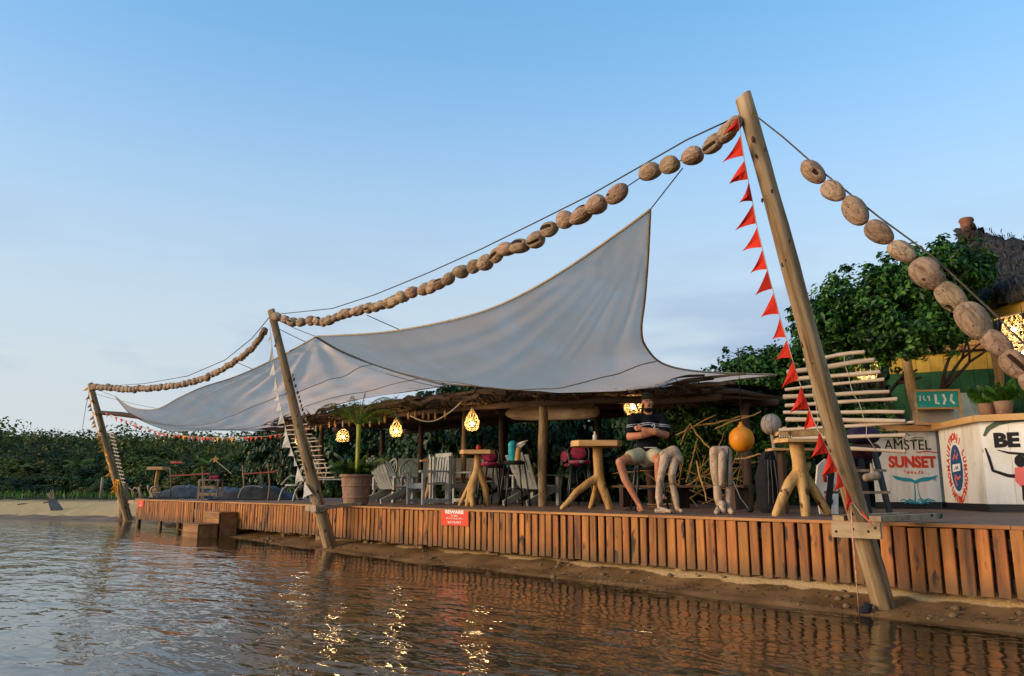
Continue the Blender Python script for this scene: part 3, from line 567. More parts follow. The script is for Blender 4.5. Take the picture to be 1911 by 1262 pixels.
rope('tether', [onY(1588, 950, 6.62), onY(1592, 1010, 6.6), onY(1598, 1080, 6.58), onZ(1604, 1150, .0)], .005, 'pale string hanging from the red pennants down into the water', 'string', M('red_white_twine', ['#b8543c', '#d8b79a'], 30, rough=.9))
mb = MB(); p = onZ(1612, 1140, .03); mb.ball(p, .05, 10, 7, (1.3, .9, .7)); mb.box(p+Vector((.03, .01, .03)), (.07, .05, .06), (.2, .3, .4)); tag(build_at(mb, 'float', BLACKF, p, True), 'small dark float lying where the pale string meets the water', 'float')
lp = [(503, 598), (508, 650), (514, 705), (521, 745), (530, 785), (541, 830), (553, 865), (568, 900), (592, 935)]
yl = lambda py: float(np.interp(py, [598, 935], [5.75, 6.75]))
fl = [(on_line(lp, a, yl), on_line(lp, b_, yl), onY(tx, ty, yl(ty)+random.uniform(-.06, .06))) for a, b_, tx, ty in ((620, 640, 500, 637), (640, 668, 503, 684), (676, 700, 503, 701), (700, 728, 509, 731), (729, 748, 511, 750), (748, 766, 515, 769), (766, 790, 518, 794), (790, 812, 527, 816), (806, 836, 526, 837), (834, 852, 537, 852), (853, 870, 549, 871), (872, 897, 551, 902), (900, 922, 565, 931), (926, 940, 590, 940))]
bunting('pennant_string', [onY(x, y, yl(y)) for x, y in lp], fl, WHITEF, 'string of white triangular pennants running down the pole by the potted palm', 'bunting', group='strings of pennants')
lp = [(164, 722), (170, 760), (179, 795), (190, 830), (199, 860), (207, 890), (219, 925)]
yl = lambda py: float(np.interp(py, [722, 925], [6.6, 7.75])); fl = []
for k in range(26):
    y0 = 722+k*7.6; p = on_line(lp, y0, yl); q = on_line(lp, y0+7.5, yl); fl.append((p, q, onY(float(np.interp(y0, [q_[1] for q_ in lp], [q_[0] for q_ in lp]))+random.choice((-11, -9, -8, -6, 6)), y0+random.uniform(7, 12), yl(y0)-.1)))
for k in range(5): fl.append((onY(212+k*2, 895, 7.6), onY(214+k*2, 895, 7.6), onY(209+k*4+random.uniform(-2, 2), 928, 7.65)))
bunting('ribbon_string', [onY(x, y, yl(y)) for x, y in lp], fl, YELF, 'string of yellow ribbons tied along the pole at the beach end', 'ribbons', fname='ribbon')
bl = [(196, 770), (230, 783), (262, 795), (300, 808), (340, 813), (390, 817), (440, 817), (500, 814), (545, 806)]
yl2 = lambda px: float(np.interp(px, [196, 545], [7.1, 9.0])); fl = []
dkf = M('dark_cloth', ['#2a2430', '#3c3544'], 6, rough=.8, trans=.2)
for k in range(38):
    px = 199+k*9; py = float(np.interp(px, [q[0] for q in bl], [q[1] for q in bl])); w = random.uniform(2.2, 4)
    mm = random.choice([REDF, REDF, PINKF, WHITEF, PINKF, YELF, dkf]); fl.append((onY(px-w, py, yl2(px)), onY(px+w, py+.5, yl2(px)), onY(px+random.uniform(-1.5, 1.5), py+random.uniform(6, 11), yl2(px)), mm))
bunting('pennant_string', [onY(x, y, yl2(x)) for x, y in bl], fl, PINKF, 'string of small mixed red, pink and white pennants hung below the log beam', 'bunting', group='strings of pennants')
sv_ = [stick_mesh('beam', DARKW, 9, 8, .06, .012)]
a = pole_at('far', 3.55)+Vector((.1, .05, 0)); b_ = onY(530, 803, 9.7); root = thing('log_beam', a, 0, 'long dark log beam running from the yellow-ribbon pole to the stick roof under the sail', 'beam'); stick('log', sv_[0], a, b_, .075, root)

# ------------------------------------------------------------------ driftwood stick ladders beside the poles
sk = [stick_mesh('stick', M('pale_stick', ['#8a7660', '#b09c86', '#c4b29c'], 8, (1, 1, .1), .85, .4, .14), 7, 5, .14, .008) for _ in range(4)]
def stick_ladder(rows, Yf, rad, label, cord=True):
    root = thing('stick_ladder', onY(rows[-1][0], rows[-1][1], Yf(rows[-1][1])), 0, label, 'stick mobile', 'driftwood stick ladders hung by the poles'); ends = []
    for x0, y0, x1, y1 in rows:
        Y = Yf((y0+y1)/2); a = onY(x0, y0, Y); d = onY(x1, y1, Y); stick('rung', random.choice(sk), a, d, rad*random.uniform(.8, 1.25), root); ends.append((a, d))
    for t in (.3, .68): MB().tube([a.lerp(d, t)+Vector((0, -.01, 0)) for a, d in ends], .004, 5).build('cord', TWINE, root, True, True)
    return root
rows = [(1500, 672, 1614, 657), (1470, 695, 1632, 672), (1470, 709, 1643, 694), (1466, 727, 1650, 708), (1463, 741, 1660, 731), (1466, 757, 1675, 745), (1463, 770, 1688, 769), (1468, 783, 1690, 786), (1455, 803, 1706, 788), (1480, 818, 1690, 812), (1530, 835, 1690, 843)]
stick_ladder(rows, lambda py: float(np.interp(py, [650, 850], [7.35, 7.75])), .02, 'hanging ladder of pale driftwood sticks behind the tall red-pennant pole')
rows = [(542+(y-795)*.42+random.uniform(-3, 3)-10, y, 578+(y-795)*.47+random.uniform(-4, 4), y-random.uniform(0, 4)) for y in range(795, 893, 8)]
stick_ladder(rows, lambda py: 7.9, .014, 'hanging ladder of short driftwood sticks behind the white-pennant pole')
rows = [(205+(y-810)*.22, y, 214+(y-810)*.23, y+2) for y in range(808, 915, 7)]
stick_ladder(rows, lambda py: 8.6, .02, 'hanging ladder of tiny sticks beside the yellow-ribbon pole')
ch_ = thing('chain', pole_at('mid', 2.95), 0, 'dark knotted chain hanging along the shaded side of the white-pennant pole', 'chain'); cp = spline([onY(546, 700, 6.2), onY(556, 735, 6.5), onY(568, 775, 7), onY(580, 800, 7.7)], 16)
for i, p in enumerate(cp): MB().ball(p, .022, 8, 6, (1, 1, 1.5)).build('link', BLACKM if i % 2 else DRIFT, ch_, True, True)

# ------------------------------------------------------------------ stick-roofed shelter
rs = [stick_mesh('roof_stick', ROOFW, 6, 5, .15, .05) for _ in range(5)]; dp = [stick_mesh('post', DARKW, 9, 7, .06, .008) for _ in range(2)]; pp = stick_mesh('post', POLEW, 10, 8, .05, .006)
XR0, XR1, YR0, YR1 = -20.6, -6.9, 9.55, 13.9
shel = thing('stick_shelter', (XR0, YR0, ZD), 0, 'low open shelter with a ragged roof of sticks on wooden posts, along the deck', 'shelter')
def roofz(x, y): return float(np.interp(x, [XR0, -16, -12.4, -10, -7], [2.72, 2.72, 2.68, 2.6, 2.4]))+.03*math.sin(x*2.1)+.02*math.sin(x*5.3)+(y-YR0)*.02
for x, y, r, me in ((-10.62, 9.85, .085, pp), (-13.9, 10.6, .06, pp), (-19.2, 10.0, .07, dp[0]), (-16.4, 11.2, .07, dp[1]), (-14.6, 12.3, .08, dp[0]), (-13.1, 11.0, .075, dp[1]), (-12.0, 12.8, .08, dp[0]), (-9.6, 11.6, .07, dp[1]), (-7.2, 11.0, .07, dp[0]), (-17.6, 13.4, .09, dp[0]), (-11.0, 13.5, .09, dp[1]), (-8.2, 13.5, .09, dp[0]), (-20.3, 12.5, .08, dp[1]), (-17.7, 10.2, .055, pp)):
    stick('post', me, (x, y, ZD-.01), (x+random.uniform(-.05, .05), y, roofz(x, y)-.05), r, shel)
for y in (YR0+.15, 11.2, 13.5):
    xs_ = [XR0, -17.3, -13.7, -10.4, XR1]
    for i in range(4): stick('beam', dp[i % 2], (xs_[i]-.2, y, roofz(xs_[i], y)-.06), (xs_[i+1]+.2, y+random.uniform(-.05, .05), roofz(xs_[i+1], y)-.06), .065, shel)
x = XR0
while x < XR1:
    y0 = YR0-random.uniform(.05, .45); stick('roof_stick', random.choice(rs), (x, y0, roofz(x, y0)+.03), (x+random.uniform(-.4, .4), YR1+random.uniform(-.2, .3), roofz(x, YR1)+.1), random.uniform(.025, .045), shel); x += .085
for i in range(105):
    x = random.uniform(XR0-.3, XR1-1.2); y = random.choice((YR0-.25, YR0-.1, YR0+.1, YR0+.4, YR0-.35, random.uniform(YR0, YR1))); l = random.uniform(.9, 2.6)
    stick('roof_stick', random.choice(rs), (x, y+random.uniform(-.1, .1), roofz(x, y)+random.uniform(.05, .17)), (x+l, y+random.uniform(-.25, .25), roofz(x+l, y)+random.uniform(.05, .2)), random.uniform(.018, .05), shel)
THATCH = M('old_thatch', ['#231b14', '#4a3b2c', '#6b5743'], 6, (1, 1, 1), .95, .8, 0, bdist=.05)
mb = MB(); nx = 60
vs = []; 
for i in range(nx+1):
    x = XR0+(XR1-XR0)*i/nx
    for y, dz in ((YR0+.1, .05), (YR0+.1, .14), (11.5, .22), (YR1, .12), (YR1, .04)): vs.append((x, y+random.uniform(-.1, .1)*(y < 10), roofz(x, y)+dz+random.uniform(-.02, .03)))
mb.add(vs, [(i*5+k, i*5+(k+1) % 5, (i+1)*5+(k+1) % 5, (i+1)*5+k) for i in range(nx) for k in range(5)]); mb.build('roof_mat', THATCH, shel, True)
# loose straw on the roof edge (one ragged fringe)
n = 4200; cx_ = RNG.uniform(XR0-.3, XR1, n); cy_ = YR0+RNG.normal(0, .25, n)+.05; cz_ = np.array([roofz(a, b) for a, b in zip(cx_, cy_)])+.1+RNG.uniform(-.1, .1, n)
Cc = np.stack([cx_, cy_, cz_], 1)-np.array(shel.location); al = np.stack([RNG.normal(0, 1, n), RNG.normal(0, .5, n), RNG.normal(0, .25, n)], 1)
o = link('straw_fringe', leaf_mesh('straw_fringe', Cc, RNG.normal(size=(n, 3)), RNG.uniform(.12, .42, n), ROOFW, .07, .01, al), shel); o['kind'] = 'stuff'
# shell and bottle chimes along the eave, hose loop
for px, yy in [(575+i*13+random.uniform(-3, 3), 0) for i in range(12)]+[(762, 0), (775, 0), (790, 0), (800, 0), (812, 0), (830, 0)]:
    p = onY(px, 790, YR0-.2); p.z = roofz(p.x, YR0)-.06; MB().tube([p, p-Vector((0, 0, .04)), p-Vector((0, 0, .06)), p-Vector((0, 0, .16)), p-Vector((0, 0, .2))], [.003, .003, .022, .026, .006], 7).build('hanging_shell', random.choice([PALEW, PALEW, PINKF, TWINE]), shel, True, True)
rope('hose', spline([onY(865, 745, 9.3), onY(845, 765, 9.3), onY(815, 784, 9.3), onY(790, 786, 9.3), onY(765, 776, 9.3)], 20), .012, 'pale cord looping down from the stick roof beside the hanging lanterns', 'cord', TWINE)
# pale dugout hull hung under the roof
p0 = onY(944, 772, 10.6); p1 = onY(1112, 768, 10.6); hull = thing('hanging_hull', p0, 0, 'pale weathered dugout hull slung under the stick roof', 'hull')
HULLW = M('hull_wood', ['#8a7058', '#b8a188', '#c9b69e'], 6, (.25, 1, 1), .8, .3, .05, spots=(5, .64, '#6d5138'))
mb = MB(); pts = [p0.lerp(p1, t) for t in (0, .04, .12, .3, .6, .9, 1)]; mb.tube(pts, [.02, .08, .135, .15, .15, .14, .1], 14, .02); mb.build('shell', HULLW, hull, True, True)
mb = MB(); mb.bar(p0.lerp(p1, .1)+Vector((0, 0, .14)), p0.lerp(p1, .95)+Vector((0, 0, .14)), .16, .02); mb.build('rim', WHITEP, hull, True)
for t in (.2, .85): MB().tube([p0.lerp(p1, t)+Vector((0, 0, .1)), p0.lerp(p1, t)+Vector((0, 0, .5))], .008, 5).build('sling', ROPE, hull, True)

# ------------------------------------------------------------------ lanterns
RATTAN = M('rattan', ['#a8946c', '#cdbb94', '#ddd0b0'], 12, rough=.7, bump=.2, trans=.45)
WIRE = M('pale_wire', ['#8a7a66', '#b3a48e'], 12, rough=.7)
BULB = M('bulb_glow', ['#ffe0a0', '#ffe0a0'], 1, rand=0, bump=0, emit=('#ffd28a', 60))
lan_cache = {}
def lantern(p, sc, label, watts=5, style='drop', cord=.3):
    root = thing('basket_lantern', p, random.uniform(0, 3), label, 'lantern', 'lit basket lanterns')
    if style not in lan_cache:
        R0 = .13; mb = MB(); rnd = random.Random(5)
        if style == 'drop': prof = [(.075, -.14), (.115, -.1), (.135, -.02), (.12, .06), (.085, .13), (.03, .22), (.012, .27)]; hi = 3
        elif style == 'dome': prof = [(.14, -.12), (.145, -.05), (.14, .02), (.11, .1), (.05, .15), (.015, .17)]; hi = 3
        else: prof = [(.05, -.14), (.12, -.08), (.14, 0), (.12, .08), (.05, .14), (.015, .16)]; hi = 4
        def pr(t): i = t*(len(prof)-1); k = min(int(i), len(prof)-2); f = i-k; return prof[k][0]*(1-f)+prof[k+1][0]*f, prof[k][1]*(1-f)+prof[k+1][1]*f
        for s in (-1, 1):
            for k in range(9):
                pts = []
                for i in range(13):
                    t = i/12; r, z = pr(t); a = 2*math.pi*k/9+s*t*2.6; pts.append(((r+s*.003)*math.cos(a), (r+s*.003)*math.sin(a), z))
                mb.tube(pts, [.0075]*6+[.0045]*7, 4, caps=False)
        for i in (0, 1, 2, 3):
            r, z = prof[i]; mb.tube([(r*math.cos(a), r*math.sin(a), z+rnd.uniform(-.004, .004)) for a in np.linspace(0, 2*math.pi, 19)], .006, 4)
        ml = mb.mesh('weave', RATTAN, True)
        mb = MB(); n = 0                                          # scattered chips of bark woven into the basket
        for i in range(44):
            t = rnd.uniform(.02, .52); r, z = pr(t); a = rnd.uniform(0, 6.28); c = Vector((r*math.cos(a), r*math.sin(a), z)); mb.box(c, (rnd.uniform(.012, .03), .004, rnd.uniform(.012, .035)), Euler((rnd.uniform(-.3, .3), rnd.uniform(0, 3), a+math.pi/2)).to_matrix())
        mc = mb.mesh('bark_chips', RATTAN); mbb = MB().ball((0, 0, -.02), .036, 12, 8).mesh('bulb', BULB, True); mcd = MB().tube([(0, 0, prof[-1][1]), (0, 0, prof[-1][1]+cord)], .005, 5).mesh('cord', ROPE)
        lan_cache[style] = (ml, mc, mbb, mcd)
    for nm, me in zip(('weave', 'bark_chips', 'bulb', 'cord'), lan_cache[style]):
        o = link(nm, me, root)
        if nm in ('weave', 'bark_chips'): o['kind'] = 'stuff'
    root.scale = (sc*.9,)*3
    ld = bpy.data.lights.new('lantern_light', 'POINT'); ld.energy = watts*.65; ld.color = (1, .76, .44); ld.shadow_soft_size = .05; lo = bpy.data.objects.new('lantern_light', ld); COL.objects.link(lo); lo.parent = root; lo.location = (0, 0, -.02)
lantern(onY(559, 822, 9.6), 1.0, 'round lit basket lantern partly behind the white-pennant pole', 4, 'round')
lantern(onY(640, 814, 9.5), 1.15, 'lit dome basket lantern on the pale post behind the potted palm', 5, 'dome')
lantern(onY(739, 803, 9.35), 1.1, 'lit basket lantern hanging under the stick roof between the palm and the slab-topped table', 5, 'drop')
lantern(onY(881, 789, 9.3), 1.15, 'lit teardrop basket lantern in front of the pale post by the left trunk table', 5, 'drop')
lantern(onY(1181, 757, 9.8), 1.2, 'large lit basket lantern beside the seated person\'s head', 4, 'drop')
lantern(onY(1617, 690, 11.6), 1.3, 'lit basket lantern behind the driftwood ladder near the tree trunk', 16, 'round')
lantern(onY(1915, 655, 10.8), 1.35, 'big lit basket lantern under the thatched roof by the coconuts', 30, 'round')

lantern(onY(1893, 612, 12.9), 1.3, 'lit basket lantern hanging against the yellow wall of the thatched hut', 26, 'drop')
# ------------------------------------------------------------------ trunk tables
def trunk_table(px, Y, label, trunk, legs, top, unit, rz=YAW, group='high tables on branching trunks', planks=3):
    base = deckpt(px, Y); root = thing('trunk_table', base, rz, label, 'table', group); caps = chain([Vector(q[:3]) for q in trunk], [q[3] for q in trunk])
    for lg in legs: pts = [Vector(q[:3]) for q in lg]; caps += chain(pts, [q[3] for q in lg])
    fused('trunk', caps, .014, PALEW, root, 3)
    w, d, z, th, x0 = top; k = planks
    for i in range(k):
        mb = MB(); y0 = -d/2+d*i/k; cut = .12*w if i in (0, k-1) else 0; dd = d/k-.004
        y1 = y0+dd; a, b_ = (cut, 0) if i == 0 else ((0, cut) if i == k-1 else (0, 0))
        mb.poly([(x0-w/2+a, y0, z-th), (x0+w/2-a, y0, z-th), (x0+w/2-b_, y1, z-th), (x0-w/2+b_, y1, z-th)], (0, 0, 1), th); mb.build('top_plank', SLABW, root)
    return root
T1 = trunk_table(1117, 9.1, 'trunk table with thick slab top and a wide bowed leg, beside the seated person', [(0, 0, .93, .075), (.01, 0, .6, .075), (.02, 0, .42, .085)], [[(0, 0, .46, .075), (-.16, -.05, .38, .062), (-.34, -.1, .25, .055), (-.47, -.12, .1, .045), (-.56, -.13, .02, .035)], [(.02, 0, .45, .08), (.08, -.05, .27, .068), (.15, -.08, .05, .06), (.155, -.08, .0, .06)], [(0, .05, .4, .06), (-.03, .2, .25, .045), (-.09, .3, .02, .04)]], (.76, .6, 1.02, .085, -.02), 530)
T2 = trunk_table(888, 9.0, 'trunk table with splayed forked legs and a red jar on its slab top', [(.03, 0, .9, .065), (.02, 0, .65, .07), (-.03, 0, .47, .075)], [[(-.03, 0, .5, .075), (-.1, -.06, .25, .055), (-.15, -.08, .02, .045)], [(-.03, 0, .4, .06), (-.07, -.1, .2, .05), (-.05, -.16, .02, .045)], [(.05, 0, .62, .07), (.16, .02, .32, .06), (.2, .02, .02, .055)], [(-.05, 0, .5, .05), (-.2, .05, .2, .04), (-.29, .08, .02, .035)]], (.62, .55, .98, .07, .02), 450)
T3 = trunk_table(1498, 8.6, 'low stout trunk table with thick upright middle leg, beside the tall pole', [(-.02, 0, .8, .085), (0, 0, .6, .08), (0, 0, .42, .085)], [[(-.04, 0, .44, .08), (-.14, -.04, .36, .065), (-.24, -.08, .2, .058), (-.34, -.12, .02, .05)], [(.0, -.03, .42, .07), (.005, -.08, .2, .058), (0, -.1, .0, .055)], [(.05, 0, .44, .065), (.16, 0, .26, .055), (.29, .02, .04, .05)], [(-.05, .05, .4, .05), (-.16, .22, .2, .045), (-.18, .26, .02, .045)], [(.07, .02, .5, .04), (.13, .05, .58, .03)]], (.52, .48, .86, .04, 0), 946)
T4 = trunk_table(291, 9.2, 'small lone trunk table near the yellow-ribbon pole', [(0, 0, .95, .06), (-.03, 0, .5, .07)], [[(-.03, 0, .5, .06), (-.06, 0, .02, .05)], [(-.02, 0, .45, .05), (-.14, 0, .25, .04), (-.2, 0, .02, .035)], [(0, 0, .45, .05), (.09, .1, .2, .04), (.12, .1, .02, .035)]], (.72, .6, 1.06, .1, 0), 400)
T5 = trunk_table(803, 10.9, 'trunk table with a thin yellowish slab, behind the grey slatted armchair', [(0, 0, .88, .06), (0, 0, .5, .06)], [[(0, 0, .5, .06), (-.12, 0, .02, .04)], [(0, 0, .5, .05), (.14, 0, .02, .04)], [(0, 0, .5, .05), (0, .2, .02, .04)]], (.52, .5, .96, .04, 0), 400)
RED = M('red_glaze', ['#8f1a14', '#b3261c'], 6, rough=.35, bump=.05); JARW = M('clear_white', ['#b9bcb8', '#d8dad6'], 6, rough=.3)
p = deckpt(1110, 9.0, ZD+1.023); root = thing('bottle', p, 0, 'small white bottle standing on the table next to the seated person', 'bottle'); MB().lathe([(.02, 0), (.03, .006), (.032, .07), (.028, .085), (.012, .1), (.012, .115)], 14).build('body', JARW, root, smooth=True); MB().lathe([(.014, .115), (.014, .135)], 10).build('cap', WHITEP, root)
p = deckpt(893, 8.95, ZD+.982); root = thing('jar', p, 0, 'small red jar standing on the trunk table with forked legs', 'jar'); MB().lathe([(.03, 0), (.045, .02), (.045, .06), (.03, .075)], 14).build('body', RED, root, smooth=True); MB().lathe([(.033, .075), (.033, .09)], 12).build('lid', BLACKM, root)
p = deckpt(803, 10.9, ZD+.962); root = thing('jar', p, 0, 'little jar on the thin yellowish table behind the grey armchair', 'jar'); MB().lathe([(.025, 0), (.035, .02), (.03, .06)], 12).build('body', PALEW, root, smooth=True); MB().lathe([(.03, .06), (.03, .07)], 12).build('lid', RED, root)

# ------------------------------------------------------------------ chairs
GC = 'grey slatted deck chairs'
def adirondack(p, rz, label, mat=GREYP):
    root = thing('slatted_deck_chair', p, rz, label, 'chair', GC)   # local -y is forward
    tilt = math.radians(32)
    for k in range(5):
        x = (k-2)*.1; L_ = .82-.05*abs(k-2); a = Vector((x*.8, .12, .3)); b_ = a+Vector((x*.35, math.sin(tilt)*L_, math.cos(tilt)*L_)); MB().bar(a, b_, .082, .02, (0, -1, .3)).build('back_slat', mat, root)
    for k in range(5): y = -.38+k*.1; MB().box((0, y, .36-.1*(y+.38)), (.5, .085, .02), (-.1, 0, 0)).build('seat_slat', mat, root)
    for s in (-1, 1):
        MB().box((s*.33, -.12, .55), (.11, .72, .025)).build('arm', mat, root); MB().bar((s*.3, -.4, 0), (s*.3, -.4, .54), .06, .09).build('leg', mat, root)
        MB().bar((s*.27, -.42, .34), (s*.27, .55, .03), .03, .12).build('rail', mat, root); MB().bar((s*.31, .2, .28), (s*.31, .2, .54), .04, .06).build('arm_post', mat, root)
    MB().box((0, .33, .62), (.48, .02, .06), (-tilt, 0, 0)).build('back_rail', mat, root)
    return root
adirondack(deckpt(995, 10.3), YAW+.9+math.pi/2, 'grey slatted reclining chair behind the blue carved bird')
adirondack(deckpt(728, 9.6), YAW+2.5, 'grey slatted reclining chair just right of the potted palm')
adirondack(deckpt(752, 10.7), YAW+2.2, 'grey slatted reclining chair behind another one, by the potted palm', M('blue_grey_paint', ['#5d666b', '#7a8387'], 6, rough=.6))
def armchair(p, rz, label):
    root = thing('slatted_armchair', p, rz, label, 'chair', GC)
    for s in (-1, 1):
        for y in (-.3, .28): MB().bar((s*.3, y, 0), (s*.3, y, .62 if y < 0 else .95), .055, .055).build('leg', GREYP, root)
        MB().box((s*.3, -.02, .64), (.08, .72, .035)).build('arm', GREYP, root); MB().box((s*.3, 0, .07), (.05, .62, .07)).build('floor_rail', GREYP, root)
    for k in range(6): MB().box((0, -.27+k*.1, .4), (.58, .085, .025)).build('seat_slat', GREYP, root)
    for k in range(5): MB().bar(((k-2)*.11, .28, .43), ((k-2)*.115, .34, .96), .07, .02, (0, -1, 0)).build('back_slat', GREYP, root)
    MB().box((0, .335, .97), (.62, .035, .08)).build('top_rail', GREYP, root); MB().box((0, -.3, .36), (.56, .03, .1)).build('apron', GREYP, root)
    return root
armchair(deckpt(800, 9.35), YAW-.95, 'grey slatted upright armchair with broad arms facing the forked-leg trunk table')
armchair(deckpt(840, 10.1), YAW+.7, 'grey slatted upright armchair half hidden behind the other armchair')
def loop_chair(px, Y, rz, label):                                  # pale bent-cane chair
    root = thing('cane_chair', deckpt(px, Y), rz, label, 'chair', 'pale bent-cane chairs')
    for s in (-1, 1):
        MB().tube(spline([(s*.26, -.32, .0), (s*.25, -.2, .3), (s*.25, .1, .36), (s*.24, .28, .02)], 12), .022, 7).build('leg', GREYP, root, smooth=True)
        MB().tube(spline([(s*.26, -.26, .4), (s*.28, .0, .6), (s*.24, .26, .62)], 10), .02, 7).build('arm', GREYP, root, smooth=True)
        MB().tube(spline([(s*.1, .2, .4), (s*.2, .32, .75), (s*.1, .4, .95), (0, .34, .7), (s*.1, .2, .4)], 16), .014, 6).build('back_loop', GREYP, root, smooth=True)
    MB().tube(spline([(-.24, .2, .38), (-.27, .36, .8), (0, .44, 1.02), (.27, .36, .8), (.24, .2, .38)], 18), .022, 7).build('back_frame', GREYP, root, smooth=True)
    MB().lathe([(.27, .37), (.28, .39), (.27, .41)], 16).build('seat', GREYP, root)
loop_chair(552, 9.2, YAW-.6, 'pale bent-cane chair left of the white-pennant pole, behind the white flags')
loop_chair(577, 9.9, YAW-.3, 'pale bent-cane chair right behind another cane chair near the white-pennant pole')
loop_chair(704, 10.3, YAW-.9, 'pale bent-cane chair right behind the potted palm')
loop_chair(772, 11.4, YAW+.4, 'pale bent-cane chair in front of the greenish bench')
adirondack(deckpt(948, 11.3), YAW+2.0, 'grey slatted reclining chair between the magenta stool and the hanging hull')
# low grey table by the palm
root = thing('low_table', deckpt(622, 9.4), YAW, 'low grey slatted table between the white-pennant pole and the palm pot', 'table')
for k in range(5): MB().box((0, -.26+k*.13, .52), (1.0, .12, .03)).build('top_slat', GREYP, root)
for s in (-1, 1):
    for y in (-.24, .24): MB().bar((s*.45, y, 0), (s*.45, y, .505), .06, .06).build('leg', GREYP, root)
    MB().box((s*.45, 0, .46), (.04, .44, .07)).build('apron', GREYP, root)
# bar stools
stool_proto = {}
def bar_stool(px, Y, rz, label, seat=BLACKF, h=.72, back=True):
    root = thing('bar_stool', deckpt(px, Y), rz, label, 'stool', 'dark bar stools')
    if 'leg' not in stool_proto:
        stool_proto['leg'] = MB().tube([(.22, .22, 0), (.14, .14, h)], .016, 7).mesh('leg', BLACKM, True)
        stool_proto['ring'] = MB().tube([(.19*math.cos(a), .19*math.sin(a), .3) for a in np.linspace(0, 6.28, 21)], .012, 6).mesh('foot_ring', BLACKM, True)
        stool_proto['hoop'] = MB().tube(spline([(-.15, .14, h), (-.18, .2, h+.26), (0, .23, h+.36), (.18, .2, h+.26), (.15, .14, h)], 18), .014, 7).mesh('back_frame', BLACKM, True)
    for k in range(4): link('leg', stool_proto['leg'], root, None, (0, 0, k*math.pi/2))
    link('foot_ring', stool_proto['ring'], root); MB().lathe([(.17, h), (.19, h+.02), (.19, h+.05), (.16, h+.065)], 18).build('seat', seat, root, smooth=True)
    if back: link('back_frame', stool_proto['hoop'], root); MB().ball((0, .2, h+.2), .15, 12, 8, (1, .18, .75)).build('back_pad', seat, root, smooth=True)
PATCH = M('patchwork', ['#101014', '#9c2740', '#3b3140', '#b38d94'], 9, rough=.85, bump=.2, rand=.2); MAG = M('magenta_cloth', ['#3a0f22', '#8a1f48', '#b8324f'], 10, rough=.85, bump=.2)
bar_stool(912, 9.7, YAW, 'dark bar stool with a magenta patterned back behind the forked-leg trunk table', MAG)
bar_stool(926, 10.6, YAW+.5, 'dark bar stool with a black back, in the second row behind the forked-leg trunk table')
bar_stool(960, 9.35, YAW+.3, 'black stool without a back, under the blue carved bird', BLACKF, back=False)
bar_stool(1083, 10.0, YAW, 'dark bar stool with a red and grey patchwork seat behind the bowed-leg trunk table', PATCH)
bar_stool(1072, 11.2, YAW+2, 'dark bar stool with a red patchwork back, farthest behind the bowed-leg trunk table', PATCH)
bar_stool(1212, 8.85, YAW+math.pi, 'dark bar stool the person is sitting on', BLACKF, .56, back=False)
GRNS = M('green_board', ['#1c4a3a', '#2d7a55', '#7fae3c'], 7, rough=.6)
# blue carved bird on the black stool
pb_ = deckpt(960, 9.35, ZD+.785); bird = thing('carved_bird', pb_, YAW, 'turquoise painted wooden bird with an open pale beak, perched on a black stool', 'carving')
TURQ = M('turquoise_paint', ['#0e5f6b', '#158a96', '#1ea3a8'], 6, rough=.5, bump=.15)
fused('body', [((-.02, 0, .02), (-.04, 0, .16), .06, .075), ((-.04, 0, .16), (-.03, 0, .27), .07, .085), ((-.06, .02, .1), (-.12, .05, -.1), .05, .02)], .012, TURQ, bird, 3)
fused('breast', [((.05, -.03, .0), (.07, -.03, .2), .055, .05)], .012, PALEW, bird, 3)
for a, b_ in (((.03, -.02, .26), (.24, -.02, .36)), ((.04, -.02, .2), (.2, -.02, .31))): MB().tube([a, Vector(a).lerp(Vector(b_), .5), b_], [.035, .025, .006], 8).build('beak', WHITEP, bird, smooth=True)
MB().ball((.0, -.075, .29), .016, 8, 6).build('eye', BLACKM, bird, smooth=True)
# bench boards behind
for px, Y, w, h_, lb in ((772, 12.4, .9, .6, 'greenish pale leaning board behind the grey armchairs'), ((842, 12.3, 1.25, .5, 'long pale board bench back with a red edge, behind the armchairs')), (905, 12.6, .8, .45, 'short pale bench back behind the magenta stool')):
    root = thing('bench', deckpt(px, Y), YAW, lb, 'bench', 'pale board benches at the back'); cm = M('bench_green', ['#7d8f86', '#93a39a'], 5, rough=.7) if px == 772 else M('bench_pale', ['#9c9284', '#b5ab9c'], 5, rough=.7)
    mb = MB(); mb.box((0, 0, .82), (w, .03, h_), (-.12, 0, 0)); mb.build('back_board', cm, root); MB().box((0, -.22, .48), (w, .42, .035)).build('seat_board', cm, root); MB().box((0, -.01, .82-h_/2-.02), (w, .03, .025)).build('red_edge', RED, root)
    for s in (-1, 1):
        for y in (-.36, .0): MB().bar((s*(w/2-.06), y, 0), (s*(w/2-.06), y, .465), .06, .06).build('leg', cm, root)

